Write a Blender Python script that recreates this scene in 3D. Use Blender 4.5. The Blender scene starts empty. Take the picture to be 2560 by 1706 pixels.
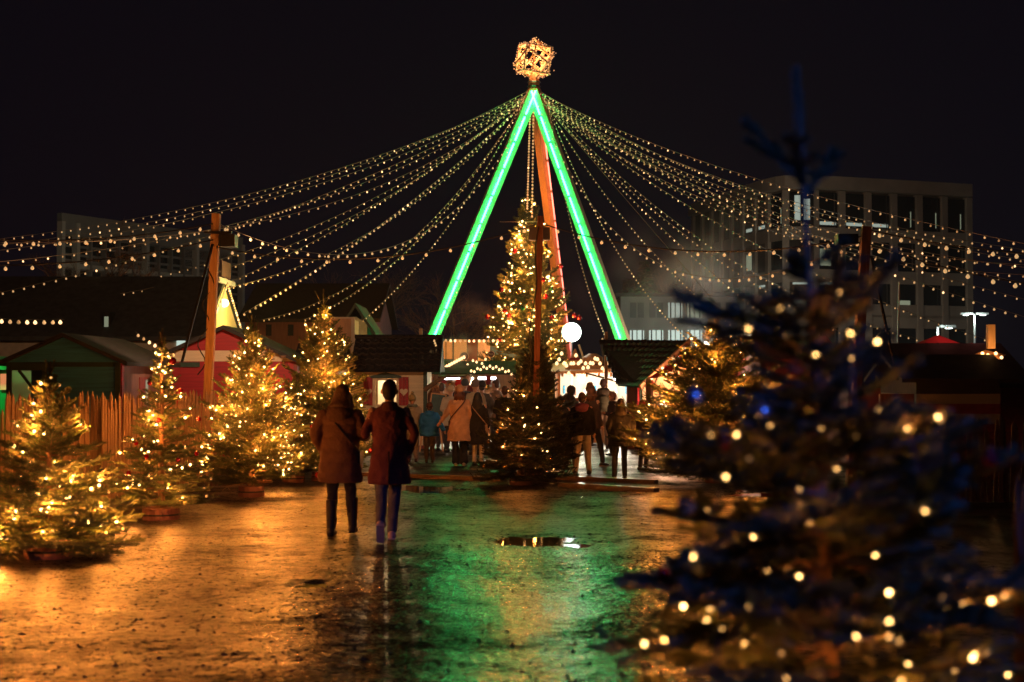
import bpy, bmesh, math, random
import numpy as np
from mathutils import Vector, Matrix, noise as mnoise
random.seed(7); rng = np.random.default_rng(7)
sc = bpy.context.scene; COL = sc.collection
R = math.radians; PI = math.pi

# ------------------------------------------------------------ camera
F = 3556.0; CZ = 1.85; TH = math.atan(97/F)
cam_d = bpy.data.cameras.new('camera'); cam = bpy.data.objects.new('camera', cam_d); COL.objects.link(cam)
cam.location = (0, 0, CZ); cam.rotation_euler = (PI/2+TH, 0, 0)
cam_d.lens = 50; cam_d.sensor_width = 36; cam_d.clip_end = 600; cam_d.clip_start = 0.1
cam_d.dof.use_dof = True; cam_d.dof.focus_distance = 30; cam_d.dof.aperture_fstop = 2.0
sc.camera = cam
def P(px, py, Y):
    """world point seen at photo pixel (2560 wide) at depth Y"""
    xc = (px-1280)/F; yc = (853-py)/F
    d = Vector((xc, math.cos(TH)-yc*math.sin(TH), math.sin(TH)+yc*math.cos(TH)))
    t = Y/d.y
    return Vector((d.x*t, Y, CZ+d.z*t))
def GY(py): return F*CZ/(py-950)        # depth of a ground point
def GX(px, Y): return (px-1280)/F*Y

# ------------------------------------------------------------ materials
def mat(name, col, rough=.7, metal=0, noise=0, nscale=8, bump=0, bscale=40, stretch=(1,1,1), emit=None, estr=0, spec=.5, col2=None, coat=0, trans=0, sss=0):
    m = bpy.data.materials.new(name); m.use_nodes = True
    nt = m.node_tree; b = nt.nodes['Principled BSDF']
    b.inputs['Roughness'].default_value = rough; b.inputs['Metallic'].default_value = metal
    b.inputs['Specular IOR Level'].default_value = spec
    if coat: b.inputs['Coat Weight'].default_value = coat; b.inputs['Coat Roughness'].default_value = .15
    c = (*col, 1); b.inputs['Base Color'].default_value = c
    if trans: b.inputs['Transmission Weight'].default_value = trans
    if noise or col2 or bump:
        tc = nt.nodes.new('ShaderNodeTexCoord'); mp = nt.nodes.new('ShaderNodeMapping'); mp.inputs['Scale'].default_value = stretch
        nt.links.new(tc.outputs['Object'], mp.inputs[0])
    if noise or col2:
        n = nt.nodes.new('ShaderNodeTexNoise'); n.inputs['Scale'].default_value = nscale; n.inputs['Detail'].default_value = 5
        nt.links.new(mp.outputs[0], n.inputs[0])
        r = nt.nodes.new('ShaderNodeValToRGB'); r.color_ramp.elements[0].position = .3; r.color_ramp.elements[1].position = .72
        lo = col2 if col2 else tuple(v*(1-noise) for v in col)
        hi = col if col2 else tuple(min(1, v*(1+noise)) for v in col)
        r.color_ramp.elements[0].color = (*lo, 1); r.color_ramp.elements[1].color = (*hi, 1)
        nt.links.new(n.outputs['Fac'], r.inputs[0]); nt.links.new(r.outputs[0], b.inputs['Base Color'])
    if bump:
        n2 = nt.nodes.new('ShaderNodeTexNoise'); n2.inputs['Scale'].default_value = bscale; n2.inputs['Detail'].default_value = 4
        nt.links.new(mp.outputs[0], n2.inputs[0])
        bp = nt.nodes.new('ShaderNodeBump'); bp.inputs['Strength'].default_value = bump; bp.inputs['Distance'].default_value = .03
        nt.links.new(n2.outputs['Fac'], bp.inputs['Height']); nt.links.new(bp.outputs[0], b.inputs['Normal'])
    if emit:
        b.inputs['Emission Color'].default_value = (*emit, 1); b.inputs['Emission Strength'].default_value = estr
    return m
def nosample(m):
    m.cycles.emission_sampling = 'NONE'; return m
M = {}
M['bark'] = mat('bark', (.16,.09,.05), .9, noise=.4, nscale=20, bump=.5, bscale=60, stretch=(1,1,.3))
M['needle'] = mat('fir_needles', (.065,.105,.025), .55, col2=(.03,.055,.013), nscale=3)
M['needle_y'] = mat('spruce_needles', (.075,.11,.025), .55, col2=(.035,.06,.014), nscale=3)
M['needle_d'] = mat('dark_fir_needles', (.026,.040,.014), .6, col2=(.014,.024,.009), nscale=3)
M['needle_f'] = mat('near_fir_needles', (.05,.07,.022), .5, col2=(.025,.045,.016), nscale=4)
M['post'] = mat('pale_timber', (.42,.25,.12), .75, noise=.25, nscale=6, bump=.2, bscale=30, stretch=(6,6,.5))
M['post_red'] = mat('reddish_timber', (.20,.075,.045), .75, noise=.3, nscale=6, bump=.2, bscale=30, stretch=(6,6,.5))
M['paling'] = mat('chestnut_paling', (.30,.19,.11), .85, col2=(.14,.08,.045), nscale=5, bump=.5, bscale=25, stretch=(8,8,.6))
M['cream'] = mat('cream_boards', (.62,.50,.34), .7, noise=.12, nscale=3, bump=.15, bscale=12, stretch=(.4,1,6))
M['cream2'] = mat('cream_paint', (.6,.47,.33), .7, noise=.1)
M['red'] = mat('red_boards', (.30,.006,.014), .6, noise=.2, nscale=4, bump=.1, bscale=10, stretch=(.3,1,6))
M['red_dark'] = mat('dark_red_boards', (.16,.02,.02), .6, noise=.25)
M['green'] = mat('green_boards', (.035,.22,.40), .6, noise=.3, nscale=4, stretch=(.3,1,6))
M['green_dark'] = mat('dark_green_trim', (.02,.05,.035), .6, noise=.2)
M['roof'] = mat('black_roof_tiles', (.022,.018,.016), .2, noise=.4, nscale=10, bump=.15, bscale=30)
M['roof_rough'] = mat('dark_roofing', (.018,.016,.016), .8, noise=.4, nscale=6, bump=.3, bscale=15)
M['shingle'] = mat('brown_shingles', (.030,.018,.010), .5, noise=.7, nscale=9)
M['roof_green'] = mat('mossy_shingle_roof', (.05,.055,.05), .7, noise=.4, nscale=5, bump=.3, bscale=14)
M['concrete'] = mat('concrete_facade', (.42,.38,.31), .8, noise=.15, nscale=.6)
M['concrete_d'] = mat('grey_facade', (.20,.19,.165), .8, noise=.2, nscale=.6)
M['glass_dark'] = mat('dark_glazing', (.02,.024,.026), .15, noise=.4, nscale=.4)
M['glass_grey'] = mat('grey_glazing', (.07,.07,.065), .3, noise=.5, nscale=.3)
M['lit_cool'] = nosample(mat('lit_office_window', (.1,.1,.1), emit=(.85,1,.85), estr=.34))
M['lit_cool2'] = nosample(mat('bright_office_window', (.1,.1,.1), emit=(.8,1,.88), estr=.65))
M['lit_dim'] = nosample(mat('dim_office_window', (.1,.1,.1), emit=(.8,.9,.6), estr=.22))
M['lit_warm'] = nosample(mat('lit_warm_window', (.1,.1,.1), emit=(1,.6,.22), estr=.9))
M['metal_d'] = mat('dark_metal', (.03,.03,.03), .45, metal=.6)
M['metal'] = mat('grey_metal', (.35,.35,.35), .4, metal=.8)
M['cable'] = mat('black_cable', (.015,.015,.015), .6)
M['wire'] = mat('pale_wire', (.30,.24,.16), .6)
M['blue'] = mat('blue_paint', (.03,.16,.28), .5)
M['white'] = mat('white_paint', (.7,.66,.6), .6, noise=.08)
M['brown'] = mat('brown_boards', (.16,.07,.055), .7, noise=.25, nscale=4, stretch=(6,1,.5))
M['orange_wood'] = mat('warm_pine_boards', (.55,.28,.13), .6, noise=.2, nscale=4, stretch=(6,6,.6))
M['bauble_red'] = mat('red_bauble', (.45,.01,.02), .18, metal=.5, coat=.6)
M['bauble_gold'] = mat('gold_bauble', (.6,.38,.12), .2, metal=.85, coat=.3)
M['bauble_blue'] = mat('silver_bauble', (.62,.64,.72), .22, metal=.85, coat=.3)
M['bauble_green'] = mat('green_bauble', (.03,.25,.1), .2, metal=.5, coat=.5)
M['skin'] = mat('skin', (.55,.30,.20), .5)
M['bulb_fairy'] = nosample(mat('fairy_bulb_glow', (.8,.6,.3), emit=(1,.50,.15), estr=6))
M['bulb_fairy_mid'] = nosample(mat('fairy_bulb_soft_glow', (.8,.6,.3), emit=(1,.46,.13), estr=1.6))
M['bulb_big'] = nosample(mat('festoon_bulb_glow', (.8,.6,.3), emit=(1,.60,.25), estr=.62))
M['bulb_small'] = nosample(mat('small_festoon_bulb_glow', (.8,.6,.3), emit=(1,.56,.23), estr=.62))
M['bulb_hot'] = nosample(mat('bright_festoon_bulb_glow', (.8,.6,.3), emit=(1,.55,.24), estr=2.6))
M['bulb_small_dim']=nosample(mat('faint_festoon_bulb_glow', (.8,.6,.3), emit=(1,.52,.2), estr=.28))
M['star_bulb'] = nosample(mat('star_bulb_glow', (.8,.6,.3), emit=(1,.45,.20), estr=.85))

# ------------------------------------------------------------ object helpers
def tag(o, label=None, cat=None, group=None, kind=None):
    if label: o['label'] = label
    if cat: o['category'] = cat
    if group: o['group'] = group
    if kind: o['kind'] = kind
    return o
def empty(name, loc=(0,0,0), rz=0):
    o = bpy.data.objects.new(name, None); COL.objects.link(o); o.location = loc; o.rotation_euler = (0,0,rz); o.empty_display_size = .1
    return o
def thing(name, label, cat, loc=(0,0,0), rz=0, group=None):
    return tag(empty(name, loc, rz), label, cat, group)
class MB:
    def __init__(s): s.v=[]; s.f=[]; s.mi=[]; s.n=0; s.cur=0
    def add(s, verts, faces):
        b = s.n; s.v.extend([tuple(v) for v in verts]); s.n += len(verts)
        for f in faces: s.f.append(tuple(i+b for i in f)); s.mi.append(s.cur)
        return s
    def box(s, x0,x1,y0,y1,z0,z1, T=None):
        v = [Vector(p) for p in ((x0,y0,z0),(x1,y0,z0),(x1,y1,z0),(x0,y1,z0),(x0,y0,z1),(x1,y0,z1),(x1,y1,z1),(x0,y1,z1))]
        if T is not None: v = [T @ p for p in v]
        return s.add(v, [(0,3,2,1),(4,5,6,7),(0,1,5,4),(1,2,6,5),(2,3,7,6),(3,0,4,7)])
    def bar(s, a, b, w, d=None, up=(0,0,1)):
        a=Vector(a); b=Vector(b); d = w if d is None else d
        t=(b-a).normalized(); up=Vector(up)
        if abs(t.dot(up))>.98: up=Vector((0,1,0))
        x=t.cross(up).normalized(); y=x.cross(t)
        v=[p+x*sx*w/2+y*sy*d/2 for p in (a,b) for sx,sy in ((-1,-1),(1,-1),(1,1),(-1,1))]
        return s.add(v, [(0,1,2,3),(7,6,5,4),(0,4,5,1),(1,5,6,2),(2,6,7,3),(3,7,4,0)])
    def tube(s, pts, r, n=6, cap=True):
        pts=[Vector(p) for p in pts]; m=len(pts); rs = r if hasattr(r,'__len__') else [r]*m
        vs=[]; px=None
        for i,p in enumerate(pts):
            t=(pts[min(i+1,m-1)]-pts[max(i-1,0)]).normalized()
            if px is None:
                u=Vector((0,0,1)) if abs(t.z)<.9 else Vector((0,1,0)); px=t.cross(u).normalized()
            else: px=(px-t*px.dot(t)).normalized()
            py=t.cross(px)
            for k in range(n):
                a=2*PI*k/n; vs.append(p+(px*math.cos(a)+py*math.sin(a))*rs[i])
        fs=[(i*n+k,i*n+(k+1)%n,(i+1)*n+(k+1)%n,(i+1)*n+k) for i in range(m-1) for k in range(n)]
        if cap: fs += [tuple(range(n))[::-1], tuple((m-1)*n+k for k in range(n))]
        return s.add(vs, fs)
    def ball(s, c, r, nu=12, nv=8):
        c=Vector(c); r = r if hasattr(r,'__len__') else (r,r,r)
        vs=[c+Vector((0,0,r[2]))]
        for i in range(1,nv):
            p=PI*i/nv
            for k in range(nu):
                a=2*PI*k/nu; vs.append(c+Vector((r[0]*math.sin(p)*math.cos(a), r[1]*math.sin(p)*math.sin(a), r[2]*math.cos(p))))
        vs.append(c-Vector((0,0,r[2]))); e=len(vs)-1
        fs=[(0,1+k,1+(k+1)%nu) for k in range(nu)]
        for i in range(nv-2):
            fs+=[(1+i*nu+k,1+(i+1)*nu+k,1+(i+1)*nu+(k+1)%nu,1+i*nu+(k+1)%nu) for k in range(nu)]
        fs+=[(e,1+(nv-2)*nu+(k+1)%nu,1+(nv-2)*nu+k) for k in range(nu)]
        return s.add(vs,fs)
    def loft(s, rings, n=20):
        """rings: (cx,cy,z,rx,ry)"""
        vs=[]
        for (cx,cy,z,rx,ry) in rings:
            for k in range(n):
                a=2*PI*k/n; vs.append((cx+rx*math.cos(a), cy+ry*math.sin(a), z))
        m=len(rings)
        fs=[(i*n+k,i*n+(k+1)%n,(i+1)*n+(k+1)%n,(i+1)*n+k) for i in range(m-1) for k in range(n)]
        fs+=[tuple(range(n))[::-1], tuple((m-1)*n+k for k in range(n))]
        return s.add(vs,fs)
    def prism(s, poly, y0, y1):
        n=len(poly); v=[(x,y0,z) for x,z in poly]+[(x,y1,z) for x,z in poly]
        f=[tuple(range(n)), tuple(range(2*n-1,n-1,-1))]+[(i,i+n,(i+1)%n+n,(i+1)%n) for i in range(n)]
        return s.add(v,f)
    def build(s, name, mats, parent=None, smooth=False):
        me=bpy.data.meshes.new(name); me.from_pydata(s.v,[],s.f)
        for m in (mats if isinstance(mats,(list,tuple)) else [mats]): me.materials.append(M[m] if isinstance(m,str) else m)
        if any(s.mi): me.polygons.foreach_set('material_index', s.mi)
        bm=bmesh.new(); bm.from_mesh(me); bmesh.ops.recalc_face_normals(bm, faces=bm.faces); bm.to_mesh(me); bm.free()
        if smooth: me.polygons.foreach_set('use_smooth',[True]*len(me.polygons))
        o=bpy.data.objects.new(name, me); COL.objects.link(o)
        if parent is not None: o.parent=parent
        return o
def fast_mesh(name, verts, tris, mats, parent=None, smooth=False):
    me=bpy.data.meshes.new(name); k=tris.shape[1]
    me.vertices.add(len(verts)); me.vertices.foreach_set('co', np.ascontiguousarray(verts,dtype=np.float32).ravel())
    me.loops.add(tris.size); me.loops.foreach_set('vertex_index', np.ascontiguousarray(tris,dtype=np.int32).ravel())
    me.polygons.add(len(tris)); me.polygons.foreach_set('loop_start', np.arange(0,tris.size,k,dtype=np.int32))
    me.update(calc_edges=True)
    if smooth: me.polygons.foreach_set('use_smooth',[True]*len(me.polygons))
    for m in (mats if isinstance(mats,(list,tuple)) else [mats]): me.materials.append(M[m] if isinstance(m,str) else m)
    o=bpy.data.objects.new(name, me); COL.objects.link(o)
    if parent is not None: o.parent=parent
    return o
def lamp(kind, loc, power, col, radius=.05, parent=None, **kw):
    l=bpy.data.lights.new('lamp_light', kind); l.energy=power; l.color=col
    if kind in('POINT','SPOT'): l.shadow_soft_size=radius
    for k,v in kw.items(): setattr(l,k,v)
    o=bpy.data.objects.new('lamp_light', l); COL.objects.link(o); o.location=loc
    if parent is not None: o.parent=parent
    return o
def aim(o, tgt):
    o.rotation_euler=(Vector(tgt)-Vector(o.location)).to_track_quat('-Z','Y').to_euler()
def struct(o): o['kind']='structure'; return o

EXPO=2.0
sc.view_settings.view_transform='Standard'; sc.view_settings.look='None'; sc.view_settings.exposure=EXPO
for _m in M.values():
    _b=_m.node_tree.nodes['Principled BSDF']
    if _b.inputs['Emission Strength'].default_value and _m.name!='fairy_bulb_glow': _b.inputs['Emission Strength'].default_value/=2**EXPO
# ------------------------------------------------------------ world
w=bpy.data.worlds.new('World'); sc.world=w; w.use_nodes=True; nt=w.node_tree; bg=nt.nodes['Background']
bg.inputs[0].default_value=(.0028,.0021,.0042,1); bg.inputs[1].default_value=1.0/2**EXPO

# ------------------------------------------------------------ ground
PUD=[(1385,1352,190,14),(1060,1227,100,10),(770,1468,50,8),(560,1212,60,5),(1480,1245,110,6),(1900,1240,150,8)]
def vnoise(x,y,seed):
    xi=np.floor(x).astype(np.int64); yi=np.floor(y).astype(np.int64); fx=x-xi; fy=y-yi
    fx=fx*fx*(3-2*fx); fy=fy*fy*(3-2*fy)
    def h(a,b):
        n=(a*374761393+b*668265263+seed*974634777)&0xffffffff; n=((n^(n>>13))*1274126177)&0xffffffff
        return ((n^(n>>16))&0xffff)/65535.0
    return (h(xi,yi)*(1-fx)+h(xi+1,yi)*fx)*(1-fy)+(h(xi,yi+1)*(1-fx)+h(xi+1,yi+1)*fx)*fy
def height(x,y):
    wet=np.clip(1.25-np.sqrt(((x+.1)/2.6)**2+((y-10.8)/5.2)**2)+(vnoise(x*1.3,y*1.3,21)-.5)*.9,0,1); wet=np.maximum(wet,.42*np.clip(1.6-np.sqrt(((x+1.5)/5.5)**2+((y-12)/8.5)**2)+(vnoise(x*.9,y*1.2,22)-.5)*1.2,0,1))
    am=1-.68*wet
    h=.026*(vnoise(x*1.1,y*1.1,1)-.5)+.014*(vnoise(x*2.7+9,y*2.7,2)-.5)+am*(.010*(vnoise(x*5.5,y*7.5,3)-.5)+.008*(vnoise(x*12,y*16,4)-.5)+.007*(vnoise(x*27,y*27,5)-.5)+.0055*(vnoise(x*47,y*47,6)-.5))
    p=np.full_like(x,-1.0)
    for (cx,cy,hw,hh) in PUD:
        Yc=GY(cy); Xc=GX(cx,Yc); rx=hw/F*Yc; ry=abs(GY(cy-hh)-GY(cy+hh))/2
        p=np.maximum(p,1-np.sqrt(((x-Xc)/rx)**2+((y-Yc)/ry)**2))
    p=p+(vnoise(x*1.6+5,y*1.6,11)-.5)*1.3+(vnoise(x*5,y*5,12)-.5)*.7
    return .030+h-np.clip(p+.25,0,.5)*.055
WL=.013
def ground():
    def gmat(name,bdist,sc_=1):
        m=bpy.data.materials.new(name); m.use_nodes=True; nt=m.node_tree; N=nt.nodes; L=nt.links; b=N['Principled BSDF']
        geo=N.new('ShaderNodeNewGeometry')
        def noise(scale,det=4,rough=.55):
            n=N.new('ShaderNodeTexNoise'); n.inputs['Scale'].default_value=scale; n.inputs['Detail'].default_value=det; n.inputs['Roughness'].default_value=rough
            L.new(geo.outputs['Position'],n.inputs[0]); return n.outputs['Fac']
        film=N.new('ShaderNodeMapRange'); film.inputs[1].default_value=.42; film.inputs[2].default_value=.6; film.inputs[4].default_value=.6; L.new(noise(.9,5),film.inputs[0])
        st=noise(22,4,.7)
        r=N.new('ShaderNodeMapRange'); r.inputs[1].default_value=.3; r.inputs[2].default_value=.7; r.inputs[3].default_value=.34; r.inputs[4].default_value=.56; L.new(st,r.inputs[0])
        sp=N.new('ShaderNodeVectorMath'); sp.operation='MULTIPLY_ADD'; sp.inputs[1].default_value=(1/6.2,1/10,0); sp.inputs[2].default_value=(1.2/6.2,-12/10,0); L.new(geo.outputs['Position'],sp.inputs[0])
        ll=N.new('ShaderNodeVectorMath'); ll.operation='LENGTH'; L.new(sp.outputs[0],ll.inputs[0])
        wm_=N.new('ShaderNodeMapRange'); wm_.inputs[1].default_value=1.25; wm_.inputs[2].default_value=.6; wm_.inputs[3].default_value=0; wm_.inputs[4].default_value=1.0; L.new(ll.outputs['Value'],wm_.inputs[0])
        pn=N.new('ShaderNodeMapRange'); pn.inputs[1].default_value=.36; pn.inputs[2].default_value=.52; pn.inputs[3].default_value=.15; pn.inputs[4].default_value=.62; L.new(noise(1.4,6,.65),pn.inputs[0]); pm=N.new('ShaderNodeMath'); pm.operation='MULTIPLY'; L.new(wm_.outputs[0],pm.inputs[0]); L.new(pn.outputs[0],pm.inputs[1]); wm_=pm
        sp2=N.new('ShaderNodeVectorMath'); sp2.operation='MULTIPLY_ADD'; sp2.inputs[1].default_value=(1/2.6,1/6.5,0); sp2.inputs[2].default_value=(-.1/2.6,-11.5/6.5,0); L.new(geo.outputs['Position'],sp2.inputs[0]); l2=N.new('ShaderNodeVectorMath'); l2.operation='LENGTH'; L.new(sp2.outputs[0],l2.inputs[0]); w2=N.new('ShaderNodeMapRange'); w2.inputs[1].default_value=1.3; w2.inputs[2].default_value=.5; w2.inputs[3].default_value=0; w2.inputs[4].default_value=1.05; L.new(l2.outputs['Value'],w2.inputs[0]); mx2=N.new('ShaderNodeMath'); mx2.operation='MAXIMUM'; L.new(wm_.outputs[0],mx2.inputs[0]); L.new(w2.outputs[0],mx2.inputs[1]); wm_=mx2
        ad=N.new('ShaderNodeMath'); ad.operation='MAXIMUM'; L.new(film.outputs[0],ad.inputs[0]); L.new(wm_.outputs[0],ad.inputs[1]); film=ad
        r2=N.new('ShaderNodeMath'); r2.operation='MULTIPLY_ADD'; L.new(film.outputs[0],r2.inputs[0]); r2.inputs[1].default_value=-.21; L.new(r.outputs[0],r2.inputs[2]); L.new(r2.outputs[0],b.inputs['Roughness'])
        cr=N.new('ShaderNodeValToRGB'); e=cr.color_ramp.elements
        e[0].position=.34; e[0].color=(.006,.0045,.003,1); e[1].position=.72; e[1].color=(.10,.062,.036,1); x=e.new(.54); x.color=(.018,.012,.007,1)
        L.new(st,cr.inputs[0]); L.new(cr.outputs[0],b.inputs['Base Color'])
        fm=N.new('ShaderNodeMath'); fm.operation='MULTIPLY_ADD'; fm.use_clamp=True; L.new(film.outputs[0],fm.inputs[0]); fm.inputs[1].default_value=-.78; fm.inputs[2].default_value=1
        hm=N.new('ShaderNodeMath'); hm.operation='MULTIPLY'; L.new(noise(38,3,.6),hm.inputs[0]); L.new(fm.outputs[0],hm.inputs[1])
        sm=N.new('ShaderNodeMapRange'); sm.inputs[1].default_value=.43; sm.inputs[2].default_value=.555; sm.inputs[3].default_value=.01; sm.inputs[4].default_value=.72
        nn=N.new('ShaderNodeMath'); nn.operation='MULTIPLY_ADD'; L.new(noise(11,6,.8),nn.inputs[0]); nn.inputs[1].default_value=.55; nm=N.new('ShaderNodeMath'); nm.operation='MULTIPLY'; L.new(st,nm.inputs[0]); nm.inputs[1].default_value=.45; L.new(nm.outputs[0],nn.inputs[2]); L.new(nn.outputs[0],sm.inputs[0]); pt=N.new('ShaderNodeMapRange'); pt.inputs[1].default_value=.40; pt.inputs[2].default_value=.60; pt.inputs[3].default_value=.07; pt.inputs[4].default_value=1.0; L.new(noise(.85,7,.68),pt.inputs[0])
        ms=N.new('ShaderNodeMath'); ms.operation='MULTIPLY'; L.new(sm.outputs[0],ms.inputs[0]); L.new(pt.outputs[0],ms.inputs[1]); L.new(ms.outputs[0],b.inputs['Specular IOR Level'])
        mc=N.new('ShaderNodeMix'); mc.data_type='RGBA'; mc.blend_type='MULTIPLY'; mc.inputs[0].default_value=1; L.new(cr.outputs[0],mc.inputs[6]); L.new(pt.outputs[0],mc.inputs[7]); L.new(mc.outputs[2],b.inputs['Base Color'])
        bp=N.new('ShaderNodeBump'); bp.inputs['Distance'].default_value=bdist; L.new(hm.outputs[0],bp.inputs['Height']); L.new(bp.outputs[0],b.inputs['Normal'])
        return m
    g=MB(); g.add([(-260,-30,0),(260,-30,0),(260,330,0),(-260,330,0)],[(0,1,2,3)])
    struct(g.build('ground',gmat('damp_ground',.05)))
    V=[];Q=[];b0=0
    for (xa,xb,ya,yb,st) in ((-7.2,5.2,6.6,14.0,.0155),(-7.2,5.2,14.0,24.0,.024),(-7.2,5.2,24.0,46.0,.075)):
        xs=np.arange(xa,xb+st/2,st); ys=np.arange(ya,yb+st/2,st); ys[-1]=yb; xs[-1]=xb
        X,Y=np.meshgrid(xs,ys); Z=height(X,Y)
        ed=np.minimum(np.minimum(X-xa,xb-X),np.minimum(Y-6.6,46-Y)); Z=.004+(np.maximum(Z,0))*np.clip(ed/.5,0,1)
        V.append(np.stack([X,Y,Z],-1).reshape(-1,3)); nx=len(xs); ny=len(ys)
        i=np.arange(nx-1)[None,:]+nx*np.arange(ny-1)[:,None]
        Q.append(np.stack([i,i+1,i+1+nx,i+nx],-1).reshape(-1,4)+b0); b0+=nx*ny
    struct(fast_mesh('gravel_path',np.concatenate(V),np.concatenate(Q),gmat('wet_gravel',.011),smooth=True))
    wm=mat('puddle_water',(.010,.008,.006),.035,bump=.02,bscale=14,spec=.6)
    for i,(cx,cy,hw,hh) in enumerate(PUD):
        Yc=GY(cy); Xc=GX(cx,Yc); rx=hw/F*Yc*2.2; ry=abs(GY(cy-hh)-GY(cy+hh))/2*2.2; k=28
        g=MB(); g.add([(Xc+rx*math.cos(2*PI*j/k),Yc+ry*math.sin(2*PI*j/k),WL+i*.0003) for j in range(k)],[tuple(range(k))]); struct(g.build('puddle',wm))
ground()
# stones and dirt clods lying on the gravel: nobody could count them
def debris():
    vs=[];fs=[]; base=np.array([(1,0,0),(-1,0,0),(0,1,0),(0,-1,0),(0,0,1),(0,0,-.3)],float)
    tri=np.array([(0,2,4),(2,1,4),(1,3,4),(3,0,4),(2,0,5),(1,2,5),(3,1,5),(0,3,5)])
    n=3600
    py=rng.uniform(1215,1730,n); Yy=F*CZ/(py-950); px=rng.uniform(-20,1750,n); Xx=(px-1280)/F*Yy
    HZ=height(Xx,Yy)
    for i in range(n):
        s=rng.choice([.005,.008,.012,.02],p=[.45,.32,.18,.05]); q=base*s*rng.uniform(.6,1.3,(6,1)); q[:,0]*=rng.uniform(1,1.8); q[:,2]*=.8
        a=rng.uniform(0,6.28); c,sn=math.cos(a),math.sin(a); q=np.stack([q[:,0]*c-q[:,1]*sn+Xx[i], q[:,0]*sn+q[:,1]*c+Yy[i], q[:,2]+s*.2+HZ[i]],1)
        vs.append(q); fs.append(tri+6*i)
    m=mat('dirt_clod',(.03,.02,.014),.5,noise=.5)
    o=fast_mesh('gravel_debris',np.concatenate(vs),np.concatenate(fs),m)
    tag(o,'dark little stones and dirt clods scattered over the wet gravel','debris',kind='stuff')
debris()

PW=2.4
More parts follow.
